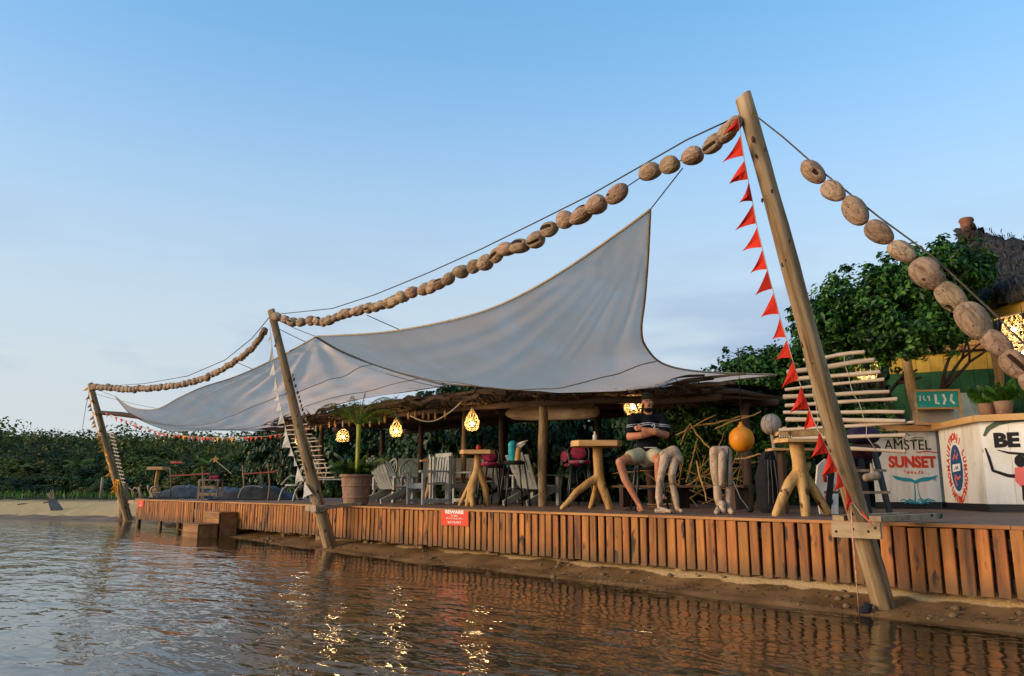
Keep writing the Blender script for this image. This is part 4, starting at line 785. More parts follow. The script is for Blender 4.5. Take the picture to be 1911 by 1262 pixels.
# ------------------------------------------------------------------ potted palm
pot = thing('potted_palm', deckpt(664, 8.05), 0, 'ribbed terracotta pot with a tall palm and a bushy fern beside the leaning pole', 'potted plant')
MB().lathe([(.21, 0), (.235, .02), (.25, .12), (.262, .13), (.262, .155), (.255, .165), (.275, .34), (.29, .35), (.29, .375), (.28, .385), (.295, .52), (.325, .53), (.325, .575), (.295, .58), (.28, .5)], 28).build('pot', TERRA, pot, smooth=False)
STEM = M('palm_stem', ['#6b7a1e', '#9aa238', '#b8a848'], 7, (1, 1, .3), .6, .2)
MB().lathe([(.05, .5), (.284, .5)], 20).build('soil', DARKW, pot)
cane = [(0, 0, .5), (.01, 0, .9), (0, .01, 1.3), (.01, 0, 1.55)]
MB().tube(cane, [.04, .035, .04, .05], 10, .05).build('stem', STEM, pot, smooth=True)
def frond(root, base, d, L_, droop, n=34, wid=.26, mat=LEAFY, name='frond', lw=.013):
    d = Vector(d).normalized(); pts = []; p = Vector(base); v = d.copy(); st_ = L_/18
    for i in range(19): pts.append(p.copy()); p = p+v*st_; v = (v+Vector((0, 0, -droop*st_*(.4+i/9)))).normalized()
    mb = MB(); mb.tube(pts, [.014*(1-i/20)+.002 for i in range(19)], 5)
    for i in range(n):
        t = .14+.86*i/n; k = min(int(t*18), 17); q = pts[k].lerp(pts[k+1], t*18-k); ax = (pts[k+1]-pts[k]).normalized(); sd = ax.cross(Vector((0, 0, 1))).normalized()
        for s in (-1, 1):
            ln = wid*math.sin(math.pi*min(1, .18+.8*t))*random.uniform(.85, 1.1); e = (sd*s*.85+ax*.7+Vector((0, 0, -.25-random.uniform(0, .35)))).normalized(); m1 = q+e*ln*.5+Vector((0, 0, .02)); e2 = q+e*ln+Vector((0, 0, -.04)); up = ax*lw*.5
            mb.add([q-up*.5, q+up*.5, m1+up, e2, m1-up], [(0, 1, 2, 4), (4, 2, 3)])
    o = mb.build(name, mat, root); return o
r_, f_ = RT, FH
for dx, dz, L_, dr in ((-.3, 1.2, .75, .6), (-.7, 1.3, .95, 1.7), (.5, 1.3, 1.05, 1.9), (.8, 1.0, 1.15, 2.0), (.15, 1.4, .7, .9), (-.6, .9, .7, 1.9), (.5, .7, .6, 2.2)):
    frond(pot, (.01, 0, 1.5), r_*dx+ZU*dz+f_*random.uniform(-.5, .5), L_, dr, wid=.27, n=28)
for k in range(34):
    a = random.uniform(0, 6.28); frond(pot, (.12*math.cos(a), .12*math.sin(a), .5), Vector((math.cos(a), math.sin(a), random.uniform(.7, 2.0))), random.uniform(.4, .75), random.uniform(1.2, 2.4), 20, .11, random.choice([LEAFA, LEAFY, LEAFB]), 'fern_frond', .02)
# ------------------------------------------------------------------ seated person
SKIN = M('skin', ['#9c6244', '#b87858', '#c48668'], 6, rough=.55, bump=.06, rand=0, spec=.35)
SHORTS = M('khaki_cloth', ['#8d8a6c', '#a5a184', '#b0ac90'], 6, rough=.9, bump=.3, rand=0)
KNIT = M('dark_knit', ['#1d1c12', '#2f2d1e'], 40, rough=.95, bump=.5, rand=0); BEARD = M('dark_beard', ['#120c08', '#20150e'], 50, rough=.95, bump=.6, rand=0)
m = bpy.data.materials.new('striped_shirt'); m.use_nodes = True; N = m.node_tree.nodes; L = m.node_tree.links; b = N['Principled BSDF']; b.inputs['Roughness'].default_value = .9; b.inputs['Specular IOR Level'].default_value = .2
tc = N.new('ShaderNodeTexCoord'); sp = N.new('ShaderNodeSeparateXYZ'); L.new(tc.outputs['Object'], sp.inputs[0])
mz = math_('ABSOLUTE', math_('SUBTRACT', math_('ABSOLUTE', math_('SUBTRACT', math_('ADD', sp.outputs[2], math_('MULTIPLY', math_('ABSOLUTE', sp.outputs[0], 0, N, L), .12, N, L), N, L), 1.245, N, L), 0, N, L), .013, N, L), 0, N, L)
lt = math_('LESS_THAN', mz, .004, N, L); mx = N.new('ShaderNodeMix'); mx.data_type = 'RGBA'; mx.inputs[6].default_value = lin('#0c0d14'); mx.inputs[7].default_value = lin('#b9bcc2'); L.new(lt, mx.inputs[0]); L.new(mx.outputs[2], b.inputs['Base Color'])
n1 = N.new('ShaderNodeTexNoise'); n1.inputs['Scale'].default_value = 9; L.new(tc.outputs['Object'], n1.inputs['Vector']); bp = N.new('ShaderNodeBump'); bp.inputs['Strength'].default_value = .4; bp.inputs['Distance'].default_value = .02; L.new(n1.outputs[0], bp.inputs['Height']); L.new(bp.outputs[0], b.inputs['Normal'])
SHIRT = m
V_ = Vector
man = thing('person', deckpt(1212, 8.6), YAW, 'person with folded arms in dark striped tee, khaki shorts and beanie on a bar stool', 'person')
sh_r, sh_l = V_((-.19, .0, 1.325)), V_((.225, .0, 1.315)); el_r, el_l = V_((-.265, -.11, 1.055)), V_((.245, -.12, 1.08))
body = []
body += chain([V_((0, .03, .78)), V_((.005, .02, .95)), V_((.015, .01, 1.12)), V_((.02, .01, 1.27))], [.145, .125, .14, .12])
body += chain([sh_r+V_((.05, 0, 0)), sh_l-V_((.05, 0, 0))], [.075, .075]); body += chain([V_((.02, .01, 1.3)), V_((.02, -.015, 1.45))], [.075, .062])
body += chain([sh_r, el_r, V_((-.12, -.22, 1.07)), V_((.03, -.215, 1.095))], [.07, .056, .05, .036]); body += chain([sh_l, el_l, V_((.07, -.265, 1.115)), V_((-.085, -.255, 1.145))], [.07, .056, .05, .036])
# hands: palm plus five fingers each
for c, dx, dz, y in ((V_((-.12, -.245, 1.155)), -1, .25, -.02), (V_((.08, -.19, 1.105)), 1, .15, .0)):
    body.append((c+V_((-dx*.03, 0, 0)), c+V_((dx*.025, y*.3, dz*.04)), .027, .028))
    for k in range(4):
        l = (.07, .08, .075, .058)[k]; z0 = .026-.018*k; a = c+V_((dx*.03, -.008, z0+dz*.03)); q = a+V_((dx*l*.5, -.008+y*.2, dz*l*.3)); body += chain([a, q, q+V_((dx*l*.4, .022, -.004))], [.0105, .01, .008])
    a = c+V_((-dx*.005, -.015, .03)); body += chain([a, a+V_((dx*.03, -.008, .03)), a+V_((dx*.055, .0, .035))], [.0125, .011, .009])
# legs
kn_r, kn_l = V_((-.44, -.26, .69)), V_((.075, -.46, .70)); an_r, an_l = V_((-.185, -.27, .1)), V_((.11, -.3, .27))
body += chain([V_((-.085, -.0, .8)), V_((-.26, -.14, .755)), kn_r, V_((-.37, -.25, .45)), an_r], [.098, .084, .062, .057, .034]); body += chain([V_((.085, -.0, .8)), V_((.085, -.24, .765)), kn_l, V_((.085, -.37, .48)), an_l], [.098, .086, .063, .057, .036])
for an, d, dz in ((an_r, V_((.1, -.9, 0)).normalized(), 0), (an_l, V_((.1, -.9, -.1)).normalized(), 0)):
    fz = an.z-.1+.03; heel = V_((an.x, an.y+.045, fz+.01)); ball_ = heel+d*.17; ball_.z = fz-.005; body += chain([an, heel], [.034, .03]); body += chain([an, ball_+V_((0, 0, .008))], [.034, .03])
    for k in range(5): s = V_((d.y, -d.x, 0))*(k-2)*-.019; q = ball_+s; body += chain([q, q+d*(.045-.005*abs(k-1))-V_((0, 0, .006))], [.016, .011 if k else .014])
hc = V_((.015, -.03, 1.54))
bb = [(hc+V_((0, .01, .02)), .1, (.8, .98, 1.12)), (hc+V_((0, -.03, -.06)), .072, (.88, .95, 1)), (hc+V_((-.004, -.1, -.005)), .017, (.8, 1, 1.4)), (hc+V_((-.082, .01, -.005)), .026, (.4, .8, 1.2)), (hc+V_((.082, .01, -.005)), .026, (.4, .8, 1.2)), (hc+V_((0, -.083, .035)), .05, (1.1, .3, .28))]
bo = fused('body', body, .0075, SKIN, man, 5, bb)
# clothes
fused('shirt', chain([V_((0, .03, .86)), V_((.005, .02, .97)), V_((.015, .005, 1.12)), V_((.02, .01, 1.26))], [.155, .155, .175, .145])+chain([sh_r+V_((.05, 0, 0)), sh_l-V_((.05, 0, 0))], [.088, .088])+chain([sh_r, sh_r.lerp(el_r, .72)], [.086, .078])+chain([sh_l, sh_l.lerp(el_l, .72)], [.086, .078]), .011, SHIRT, man, 3)
fused('shorts', chain([V_((0, .03, .78)), V_((0, .03, .88))], [.158, .148])+chain([V_((-.085, .0, .8)), V_((-.255, -.13, .762))], [.118, .108])+chain([V_((.085, .0, .8)), V_((.085, -.25, .772))], [.118, .108]), .011, SHORTS, man, 3)
fused('beard', [], .006, BEARD, man, 2, [(hc+V_((0, -.043, -.088)), .06, (1.08, .98, .72)), (hc+V_((-.06, -.025, -.03)), .025, (.7, 1, 1.8)), (hc+V_((.06, -.025, -.03)), .025, (.7, 1, 1.8)), (hc+V_((0, -.104, -.036)), .014, (2.0, .7, .5))])
MB().tube([hc+V_((-.022, -.114, -.052)), hc+V_((0, -.119, -.054)), hc+V_((.022, -.114, -.052))], [.003, .0055, .003], 6).build('mouth', M('lips', ['#7a3b30', '#8a483b'], 5, rough=.5), man, smooth=True)
for s in (-1, 1):
    ey = MB().ball(hc+V_((s*.031, -.089, .014)), .012, 10, 7).build('eye', WHITEP, man, smooth=True); MB().ball(hc+V_((s*.031-.002, -.0975, .013)), .0055, 8, 6).build('iris', BLACKM, ey, smooth=True); MB().tube([hc+V_((s*.014, -.101, .034)), hc+V_((s*.033, -.1, .039)), hc+V_((s*.054, -.084, .033))], [.004, .0055, .003], 6).build('eyebrow', BEARD, man, smooth=True)
mb = MB(); mb.lathe([(.09, .058), (.096, .062), (.098, .09), (.092, .095), (.093, .11), (.084, .14), (.058, .165), (.02, .176)], 22, hc+V_((0, .012, -.005)), .88, 1.04); mb.build('beanie', KNIT, man, smooth=True)
MB().tube(spline([(.04, -.185, 1.2), (.07, -.187, 1.235), (.085, -.185, 1.2), (.06, -.187, 1.18), (.1, -.183, 1.175)], 12), .004, 5).build('chest_mark', WHITEP, man)
MB().tube([(-.075, -.158, .9), (.02, -.17, .9), (.11, -.152, .9)], .005, 5).build('drawstring', WHITEP, man)
man.scale = (.94,)*3
SANDAL = thing('sandals', deckpt(1176, 8.6), YAW, 'dark flip-flop lying on the deck by the bare foot', 'sandal'); mb = MB(); mb.ball((0, 0, .012), .12, 16, 6, (.42, 1, .09), (0, 0, 1.2)); mb.build('sole', BLACKF, SANDAL, smooth=True); MB().tube([(-.05, .03, .02), (.03, .0, .05), (.06, -.05, .02)], .007, 5).build('strap', BLACKF, SANDAL)

# ------------------------------------------------------------------ driftwood leg carvings
CARV = M('carved_driftwood', ['#8a7056', '#b5987c', '#c8ad90'], 9, (1, 1, .3), .8, .4, .05, spots=(6, .63, '#6d5848'), cracks=(7, .03, '#5a4636'))
c1 = thing('leg_carving', deckpt(1254, 8.25), YAW, 'carved driftwood pair of legs bent at the knee, beside the seated person', 'carving', 'carved driftwood legs')
fused('hips', chain([V_((-.06, 0, .72)), V_((.05, .02, .76)), V_((.1, .02, .68))], [.075, .085, .075]), .012, CARV, c1, 2)
for pts, rr_ in (([(-.06, -.02, .7), (-.12, -.06, .52), (-.15, -.03, .36)], [.065, .052, .042]), ([(-.15, -.03, .36), (-.155, 0, .2), (-.15, 0, .07)], [.045, .05, .032]), ([(.06, 0, .66), (.0, -.08, .48), (.015, -.02, .36)], [.062, .05, .04]), ([(.015, -.02, .36), (.05, 0, .2), (.07, .0, .06)], [.042, .046, .03])):
    fused('limb', chain([V_(q) for q in pts], rr_), .01, CARV, c1, 2)
for z_, x_ in ((.36, -.15), (.36, .015)): MB().tube([(x_+.047*math.cos(t), -.02+.047*math.sin(t), z_) for t in np.linspace(0, 6.28, 15)], .004, 5).build('joint_line', DARKW, c1)
for a, b_ in (((-.15, 0, .05), (-.05, -.16, .025)), ((.07, 0, .05), (.09, -.14, .028)), ((-.19, -.02, .03), (-.02, -.1, .02))): fused('foot', chain([V_(a), V_(b_)], [.034, .022]), .009, CARV, c1, 1)
c2 = thing('leg_carving', deckpt(1351, 8.3), YAW, 'carved driftwood pair of straight legs with blocky feet, in front of the black bag', 'carving', 'carved driftwood legs')
fused('hips', chain([V_((-.07, 0, .74)), V_((.06, 0, .74))], [.07, .072]), .012, CARV, c2, 2)
for pts, rr_ in (([(-.08, 0, .72), (-.09, -.03, .5), (-.07, -.02, .34)], [.062, .055, .045]), ([(-.07, -.02, .34), (-.06, .01, .2), (-.045, 0, .08)], [.047, .05, .034]), ([(.0, -.05, .7), (-.02, -.08, .5), (-.03, -.05, .36)], [.05, .045, .035]), ([(.07, 0, .72), (.07, -.02, .48), (.075, 0, .34)], [.065, .052, .042]), ([(.075, 0, .34), (.07, .02, .2), (.06, .01, .07)], [.042, .044, .03])):
    fused('limb', chain([V_(q) for q in pts], rr_), .01, CARV, c2, 2)
for z_, x_ in ((.34, -.07), (.34, .075), (.1, -.045)): MB().tube([(x_+.047*math.cos(t), -.015+.047*math.sin(t), z_) for t in np.linspace(0, 6.28, 15)], .004, 5).build('joint_line', DARKW, c2)
for a, b_ in (((-.06, 0, .05), (-.12, -.14, .03)), ((.06, .0, .05), (.05, -.17, .03)), ((-.03, -.05, .12), (-.03, -.1, .04))): fused('foot', chain([V_(a), V_(b_)], [.045, .032]), .01, CARV, c2, 1)
MB().tube([(.075, -.07, .78), (.04, -.075, .45), (.05, -.05, .3)], .006, 5).build('cord', BLACKF, c2)

# ------------------------------------------------------------------ buoy, gourd, bag
ORG = M('orange_buoy', ['#c8730e', '#e08a16', '#e8961f'], 4, rough=.5, bump=.08, spots=(9, .68, '#b0650e'))
p = onY(1384, 820, 9.3); by = thing('buoy', p, YAW, 'round orange buoy hanging above the carved legs', 'buoy'); MB().ball((0, 0, 0), .165, 24, 16, (1, 1, 1.04)).build('ball', ORG, by, smooth=True); MB().lathe([(.05, .155), (.04, .185), (.025, .195), (.02, .23)], 12).build('neck', ORG, by, smooth=True)
MB().tube([(0, 0, .2), (.02, 0, 1.2)], .005, 5).build('line', BLACKF, by); MB().tube([(-.03, -.02, -.15), (-.05, -.03, -.35), (-.05, -.03, -.6)], .006, 5).build('tail', ROPE, by)
GOURD = M('woven_gourd', ['#7a6d5f', '#a3968a', '#8d8074'], 14, rough=.9, bump=.6)
p = onY(1439, 792, 9.4); gd = thing('woven_ball', p, YAW, 'round grey woven ball on a stick between the orange buoy and the stick ladder', 'ornament'); MB().ball((0, 0, 0), .13, 20, 14).build('ball', GOURD, gd, smooth=True)
for k in range(5): MB().tube([V_((.132*math.cos(a)*math.cos(k*.63), .132*math.cos(a)*math.sin(k*.63), .132*math.sin(a))) for a in np.linspace(0, 6.28, 25)], .005, 5).build('strand', DRIFT, gd)
MB().tube([(0, 0, -.12), (.02, 0, -.32), (.02, 0, p.z*-1+ZD)], [.02, .022, .02], 8).build('stick', STICKW, gd, smooth=True)
bag = thing('black_bag', deckpt(1437, 9.35), YAW, 'tall black bag standing on the deck left of the stout trunk table', 'bag')
fused('body', chain([V_((0, 0, .1)), V_((-.01, 0, .45)), V_((.02, .02, .7))], [.15, .16, .1]), .02, BLACKF, bag, 3); MB().tube(spline([(-.06, -.08, .68), (-.02, -.1, .8), (.06, -.06, .78), (.08, 0, .68)], 10), .012, 6).build('handle', BLACKM, bag)
for k in (-.06, .0, .07): MB().tube([(k, -.165, .12), (k*.8, -.172, .4), (k*.6+.01, -.12, .66)], .007, 5).build('seam', BLACKM, bag)
rk = thing('garden_rake', deckpt(1400, 9.2), YAW, 'thin metal rod leaning beside the black bag', 'tool'); MB().tube([(.0, 0, .03), (-.1, .05, .18), (-.17, .1, .4)], .008, 6).build('rod', M('steel', ['#7d7d7a', '#9a9a96'], 5, metal=.6, rough=.4), rk); MB().ball((0, 0, .03), .05, 10, 6, (1, 1, .6)).build('foot', BLACKM, rk)
# tangle of bare branches and a plank bench behind
tg = thing('bare_bush', deckpt(1300, 10.9), YAW, 'leafless bush of pale bare branches behind the carved legs', 'bush'); PALEB = stick_mesh('branch', M('bare_branch', ['#8a6236', '#b08550', '#c29a66'], 8, (1, 1, .15), .8, .3, .2), 6, 6, .15, .05)
base = tg.location
for k in range(40):
    a = base+V_((random.uniform(-.5, .7), random.uniform(-.2, .5), random.uniform(0, .7))); d = (RT*random.uniform(-1, 1)+ZU*random.uniform(-.2, .9)+FH*random.uniform(-.3, .3)).normalized(); Ln = random.uniform(.35, 1.1)
    o = stick('branch', PALEB, a, a+d*Ln, random.uniform(.004, .011)); o.parent = tg; o.matrix_parent_inverse = Matrix(); q = Matrix.Rotation(-YAW, 4, 'Z'); o.location = q @ (a-base); o.rotation_quaternion = q.to_quaternion() @ o.rotation_quaternion
for x0, y0, x1, y1, Y in ((1262, 812, 1336, 775, 10.2), (1300, 795, 1395, 776, 10.3), (1288, 792, 1330, 845, 10.2), (1335, 800, 1420, 768, 10.3), (1372, 857, 1425, 848, 9.7), (1300, 860, 1318, 935, 10.2), (1270, 830, 1288, 790, 10.2)):
    a = onY(x0, y0, Y); c = onY(x1, y1, Y); o = stick('branch', PALEB, a, c, .013); o.parent = tg; q = Matrix.Rotation(-YAW, 4, 'Z'); o.location = q @ (a-base); o.rotation_quaternion = q.to_quaternion() @ o.rotation_quaternion
bn = thing('bench', deckpt(1290, 10.6), 0, 'low dark plank bench along the back of the deck behind the carved legs', 'bench')
for k in range(3): MB().box((-.2, -.13+k*.13, .34), (2.6, .12, .035)).build('seat_plank', DARKW, bn)
for x in (-1.3, -.2, .9): MB().box((x, 0, .16), (.08, .36, .32)).build('leg', DARKW, bn)

# ------------------------------------------------------------------ red signs on the skirt
SIGNR = M('sign_red', ['#c93a1c', '#dd4a26'], 4, rough=.5, bump=.04, rand=0); SIGNW = M('sign_white', ['#e6dfd6', '#efe9e2'], 4, rough=.6, bump=0, rand=0)
a, b_ = onY(823, 966, YF-.04), onY(874, 966, YF-.04); z0, z1 = onY(848, 981, YF-.04).z, onY(848, 951, YF-.04).z
sg = thing('warning_sign', ((a.x+b_.x)/2, YF-.036, (z0+z1)/2), 0, 'red warning board with white lettering screwed to the deck skirt', 'sign'); w, hgt = b_.x-a.x, z1-z0; MB().box((0, 0, 0), (w, .008, hgt)).build('board', SIGNR, sg)
for tx, z, sz, bd in (('BEWARE', .33, .24, .006), (5, .11, .12, 0), (13, -.06, .1, 0), (7, -.3, .15, 0)):
    me = text_mesh(tx, sz*hgt*1.25, SIGNW, bd*.4) if isinstance(tx, str) else scrawl_mesh(tx, sz*hgt*1.3, SIGNW, tx); o = link('lettering', me, sg, (0, -.0062, z*hgt), FLATX); o.scale = (.78*w/hgt/1.35, 1, 1)
a, b_ = onY(257, 940, YF-.04), onY(268, 940, YF-.04); z0, z1 = onY(262, 946.5, YF-.04).z, onY(262, 934, YF-.04).z
sg = thing('warning_sign', ((a.x+b_.x)/2, YF-.036, (z0+z1)/2), 0, 'small red sign on the deck skirt near the yellow-ribbon pole', 'sign'); w, hgt = b_.x-a.x, z1-z0; MB().box((0, 0, 0), (w, .008, hgt)).build('board', SIGNR, sg)
for tx, z in ((2, .2), (4, -.22)): o = link('lettering', scrawl_mesh(tx, hgt*.36, SIGNW, tx+20), sg, (0, -.0062, z*hgt), FLATX, (1.3, 1, 1))

# ------------------------------------------------------------------ bar counters
def plan(px, w): d = ray(px, 925); v = d/FPX*w; return Vector((v.x, v.y, 0))
INK = lambda nm, c: M('paint_'+nm, [c, c], 5, rough=.7, bump=0, rand=0)
RED2, BLK, TEAL, BLUE, CORAL, OLIVE = INK('red', '#cf3a1e'), INK('black', '#141211'), INK('teal', '#2a8f9f'), INK('blue', '#1d4d78'), INK('coral', '#dd6a62'), INK('olive', '#4d5a45')
CPAN = M('counter_beige', ['#a89a86', '#bcae9a'], 6, (1, 1, .2), .7, .2, .05)
H = 1.19
def counter(pts, label, names):
    root = thing('bar_counter', pts[0]+V_((0, 0, ZD)), 0, label, 'bar counter'); fr_ = []
    for i in range(len(pts)-1):
        a, c = pts[i], pts[i+1]; d = (c-a); L_ = d.length; ang = math.atan2(d.y, d.x); mid = (a+c)/2
        me = MB(); k = max(2, int(round(L_/.3)))
        pan = bpy.data.objects.new('panel', None)
        n = k; hold = None
        for j in range(n):
            mb = MB().box(((j+.5)/n*L_-L_/2, 0, H/2+.05), (L_/n-.003, .03, H-.1)); o = mb.build('panel_board', WHITEP if names[i] != 'b' else CPAN, root); o.location = mid-pts[0]; o.rotation_euler = (0, 0, ang)
        o = MB().box((0, .02, .05), (L_+.01, .03, .1)).build('plinth', BLACKM, root); o.location = mid-pts[0]; o.rotation_euler = (0, 0, ang)
        o = MB().box((0, .15, H+.045), (L_+.1, .5, .085)).build('counter_top', SLABW, root); o.location = mid-pts[0]+V_((0, 0, .002*i)); o.rotation_euler = (0, 0, ang)
        fr_.append((mid-pts[0], ang, L_))
    return root, fr_
rA, fA = counter([plan(1634, 12.5), plan(1756, 12.5), plan(1800, 13.4)], 'white painted bar counter lettered in black and red over a blue whale tail', 'ab')
rB, fB = counter([plan(1765, 12.2), plan(1842, 10.75), plan(2010, 10.2)], 'white bar counter with a red and blue oval emblem and a dancing figure', 'aa')
def paint(root, fr_, me, x, z, sc=(1, 1, 1), name='painted_lettering', y=-.0185, rz=0):
    loc, ang, L_ = fr_; o = link(name, me, root, loc+Matrix.Rotation(ang, 3, 'Z') @ V_((x, y, z))); o.rotation_euler = (Matrix.Rotation(ang, 3, 'Z') @ Matrix.Rotation(math.pi/2, 3, 'X') @ Matrix.Rotation(rz, 3, 'Z')).to_euler(); o.scale = sc; return o
def flat(pts, mat, th=.002): return MB().poly([(x, y, 0) for x, y in pts], (0, 0, 1), th).mesh('painted_shape', mat)
# left counter; panel spans x -.5..+.5
ww = fA[0][2]
def ribbon(pts, w0, mat):
    n = len(pts); up = []; dn = []
    for i, (x, y) in enumerate(pts):
        x2, y2 = pts[min(i+1, n-1)]; x1, y1 = pts[max(i-1, 0)]; d = math.hypot(x2-x1, y2-y1) or 1; w = w0 if not isinstance(w0, (list, tuple)) else w0[i]; nx, ny = -(y2-y1)/d*w/2, (x2-x1)/d*w/2; up.append((x+nx, y+ny)); dn.append((x-nx, y-ny))
    return flat(up+dn[::-1], mat)
paint(rA, fA[0], text_mesh('AMSTEL', .2, BLK, 0), .05, .97, (1.05, 1.1, 1)); paint(rA, fA[0], text_mesh('SUNSET', .215, RED2, .009), .1, .705, (.98, 1.1, 1)); paint(rA, fA[0], scrawl_mesh(6, .07, RED2, 3), .1, .555, (1.3, 1, 1))
paint(rA, fA[0], ribbon([(-.03, .0), (.12, .02), (.25, .0), (.33, .01)], [.012, .02, .016, .006], RED2), .22, .86, name='painted_stroke')
paint(rA, fA[0], ribbon([(-.1, 0), (-.02, .02), (.08, .018), (.1, -.01), (-.08, -.014)], .012, OLIVE), .22, 1.08, name='painted_stroke')
tail = [(-.36, .3), (-.3, .235), (-.18, .205), (-.06, .2), (-.02, .18), (-.03, .0), (-.05, -.14), (.09, -.14), (.05, .0), (.02, .17), (.08, .2), (.2, .21), (.31, .25), (.37, .3), (.25, .275), (.12, .265), (.04, .24), (.0, .215), (-.06, .25), (-.2, .265)]
paint(rA, fA[0], flat(tail, TEAL), .12, .21, name='painted_whale_tail'); paint(rA, fA[0], flat([(-.012, .17), (.012, .17), (.03, 0), (.06, -.12), (-.02, -.12), (-.012, 0)], WHITEP, .003), .125, .21, name='painted_whale_tail')
for k, (x, z, l) in enumerate(((-.16, .12, .2), (.12, .13, .22), (-.02, .1, .34), (.06, .075, .24), (-.1, .08, .2), (.2, .11, .16))): paint(rA, fA[0], ribbon([(-l/2, 0), (-l/4, .022), (0, -.004), (l/4, .02), (l/2, .0)], .016, TEAL), .12+x, z, name='painted_wave', y=-.0185-.0012*k)
# right counter emblem
e = fB[0]; ex, ez = -.1*e[2], .6
def ell(a, b_, mat, n=36): return flat([(a*math.cos(t), b_*math.sin(t)) for t in np.linspace(0, 2*math.pi, n, endpoint=False)], mat)
paint(rB, e, ell(.24, .36, SIGNW), ex, ez, name='emblem_rim', y=-.0175); paint(rB, e, ell(.22, .335, BLUE), ex, ez, name='emblem_field', y=-.0205)
paint(rB, e, flat([(-.15, -.02), (.14, .0), (.15, .1), (-.14, .09)], SIGNW), ex, ez-.04, name='emblem_boat', y=-.0235); paint(rB, e, scrawl_mesh(4, .06, BLUE, 8), ex, ez+.0, y=-.0265)
for pts in ([(-.1, .12), (-.02, .19), (.03, .13), (.1, .2)], [(.0, .22), (.01, .27)], [(-.08, -.1), (.02, -.16), (.12, -.12)], [(-.1, -.14), (-.04, -.26)]): paint(rB, e, ribbon(pts, .035, CORAL), ex, ez, name='emblem_stroke', y=-.0235)
word = 'MAUETBOAJI LUMXWNUTMIUWIMO'
for k, c in enumerate(word):
    if c == ' ': continue
    t = math.pi-2*math.pi*k/len(word); paint(rB, e, text_mesh(c, .14, RED2, .004), ex+.315*math.cos(t), ez+.45*math.sin(t), (.9, 1.0, 1), rz=t-math.pi/2)
e = fB[1]
x0 = -e[2]/2
paint(rB, e, text_mesh('BE', .25, BLK, .014), x0+.29, .93, (1.1, 1, 1)); paint(rB, e, ribbon([(-.2, -.1), (-.14, .0), (-.02, .07), (.12, .1), (.3, .11)], [.03, .06, .07, .075, .07], OLIVE), x0+.24, 1.1, name='painted_arc')
fig = [([(-.26, .22), (-.23, .1), (-.2, -.08), (-.03, -.15), (.1, -.16)], [.018, .035, .04, .045, .05], BLK), ([(-.12, .19), (.0, .15), (.16, .13), (.26, .02)], [.012, .03, .035, .04], BLK), ([(.1, -.04), (.12, -.2), (.16, -.3)], [.1, .16, .1], CORAL), ([(.16, -.28), (.14, -.45), (.2, -.62)], [.1, .08, .05], BLK), ([(.2, -.3), (.32, -.45), (.3, -.62)], [.08, .08, .05], BLK)]
for k, (pts, w, mt) in enumerate(fig): paint(rB, e, ribbon(pts, w, mt), x0+.3, .62, name='painted_figure', y=-.0185-.0013*k)
mb = MB().ball((0, 0, 0), .075, 12, 6, (.85, 1.1, .025)); paint(rB, e, mb.mesh('painted_figure', BLK), x0+.42, .66, name='painted_figure', y=-.0245)
# teal painted box on the counter
p = plan(1766, 12.35); bx = thing('painted_box', (p.x, p.y, ZD+H+.09), YAW-.15, 'teal and white painted wooden box standing on the bar corner', 'box'); TQ = M('box_teal', ['#1d8f86', '#2aa89c'], 4, rough=.6)
MB().box((0, 0, .4), (.62, .02, .27)).build('sign_panel', TQ, bx)
for z in (.02, .26, .54): MB().box((0, -.01, z), (.66, .035, .03)).build('frame_rail', SLABW, bx)
for x in (-.325, .325): MB().box((x, -.01, .28), (.03, .04, .55)).build('frame_post', SLABW, bx)
MB().box((0, .22, .28), (.62, .02, .5)).build('back_panel', CPAN, bx); MB().box((0, .11, .27), (.62, .22, .015)).build('shelf', SLABW, bx)
o = link('lettering', scrawl_mesh(3, .11, SIGNW, 5), bx, (-.19, -.0135, .42), FLATX)
for pts in ([(-.02, .08), (-.02, -.06), (.03, -.06)], [(.09, .08), (.12, 0), (.09, -.08)], [(.22, .08), (.2, -.02), (.25, -.07)]): o = link('painted_stroke', ribbon(pts, .035, SIGNW), bx, (0, -.0125, .4), FLATX)
pb2 = thing('picture_board', plan(1846, 12.3)+FH*.3+V_((0, 0, ZD+H+.09)), YAW-.1, 'pale painted board leaning against the green wall behind the bar', 'board'); MB().box((0, .06, .3), (.55, .02, .5), (-.2, 0, 0)).build('board', M('pale_green_board', ['#8f9c84', '#c2c4b0', '#a8b09a'], 3, rough=.7), pb2); MB().box((0, -.01, .02), (.6, .05, .04)).build('ledge', SLABW, pb2)
# ------------------------------------------------------------------ clutter beside the bar
cr = thing('crocodile_carving', onY(1450, 822, 8.75), YAW, 'carved wooden crocodile head with open jaw lying on the stout trunk table', 'carving')
z_ = ZD+.87-cr.location.z; cr.location.z = ZD+.865
MB().bar((0, 0, .02), (.62, 0, .02), .14, .035).build('lower_jaw', PALEW, cr); mb = MB(); mb.poly([(-.01, -.06, .06), (.0, -.06, .1), (.06, -.06, .13), (.1, -.06, .17), (.13, -.06, .12), (.3, -.06, .12), (.33, -.06, .15), (.42, -.06, .13), (.62, -.06, .16), (.62, -.06, .06), (.16, -.06, .055)], (0, 1, 0), .12); mb.build('upper_jaw', PALEW, cr)
for k in range(6): MB().lathe([(.012, 0), (.002, -.03)], 6, (.02+k*.028, -.05, .06)).build('tooth', WHITEP, cr)
for k in range(3): MB().box((.28+k*.12, -.03, .145), (.05, .05, .05), (.3, .2, .4)).build('scute', PALEW, cr)
sh = thing('shelf_board', onY(1457, 833, 8.9), YAW, 'plank with colourful bric-a-brac behind the stout trunk table', 'shelf'); sh.location.z = ZD+.78
MB().box((.55, .3, .0), (1.2, .3, .03)).build('plank', SLABW, sh)
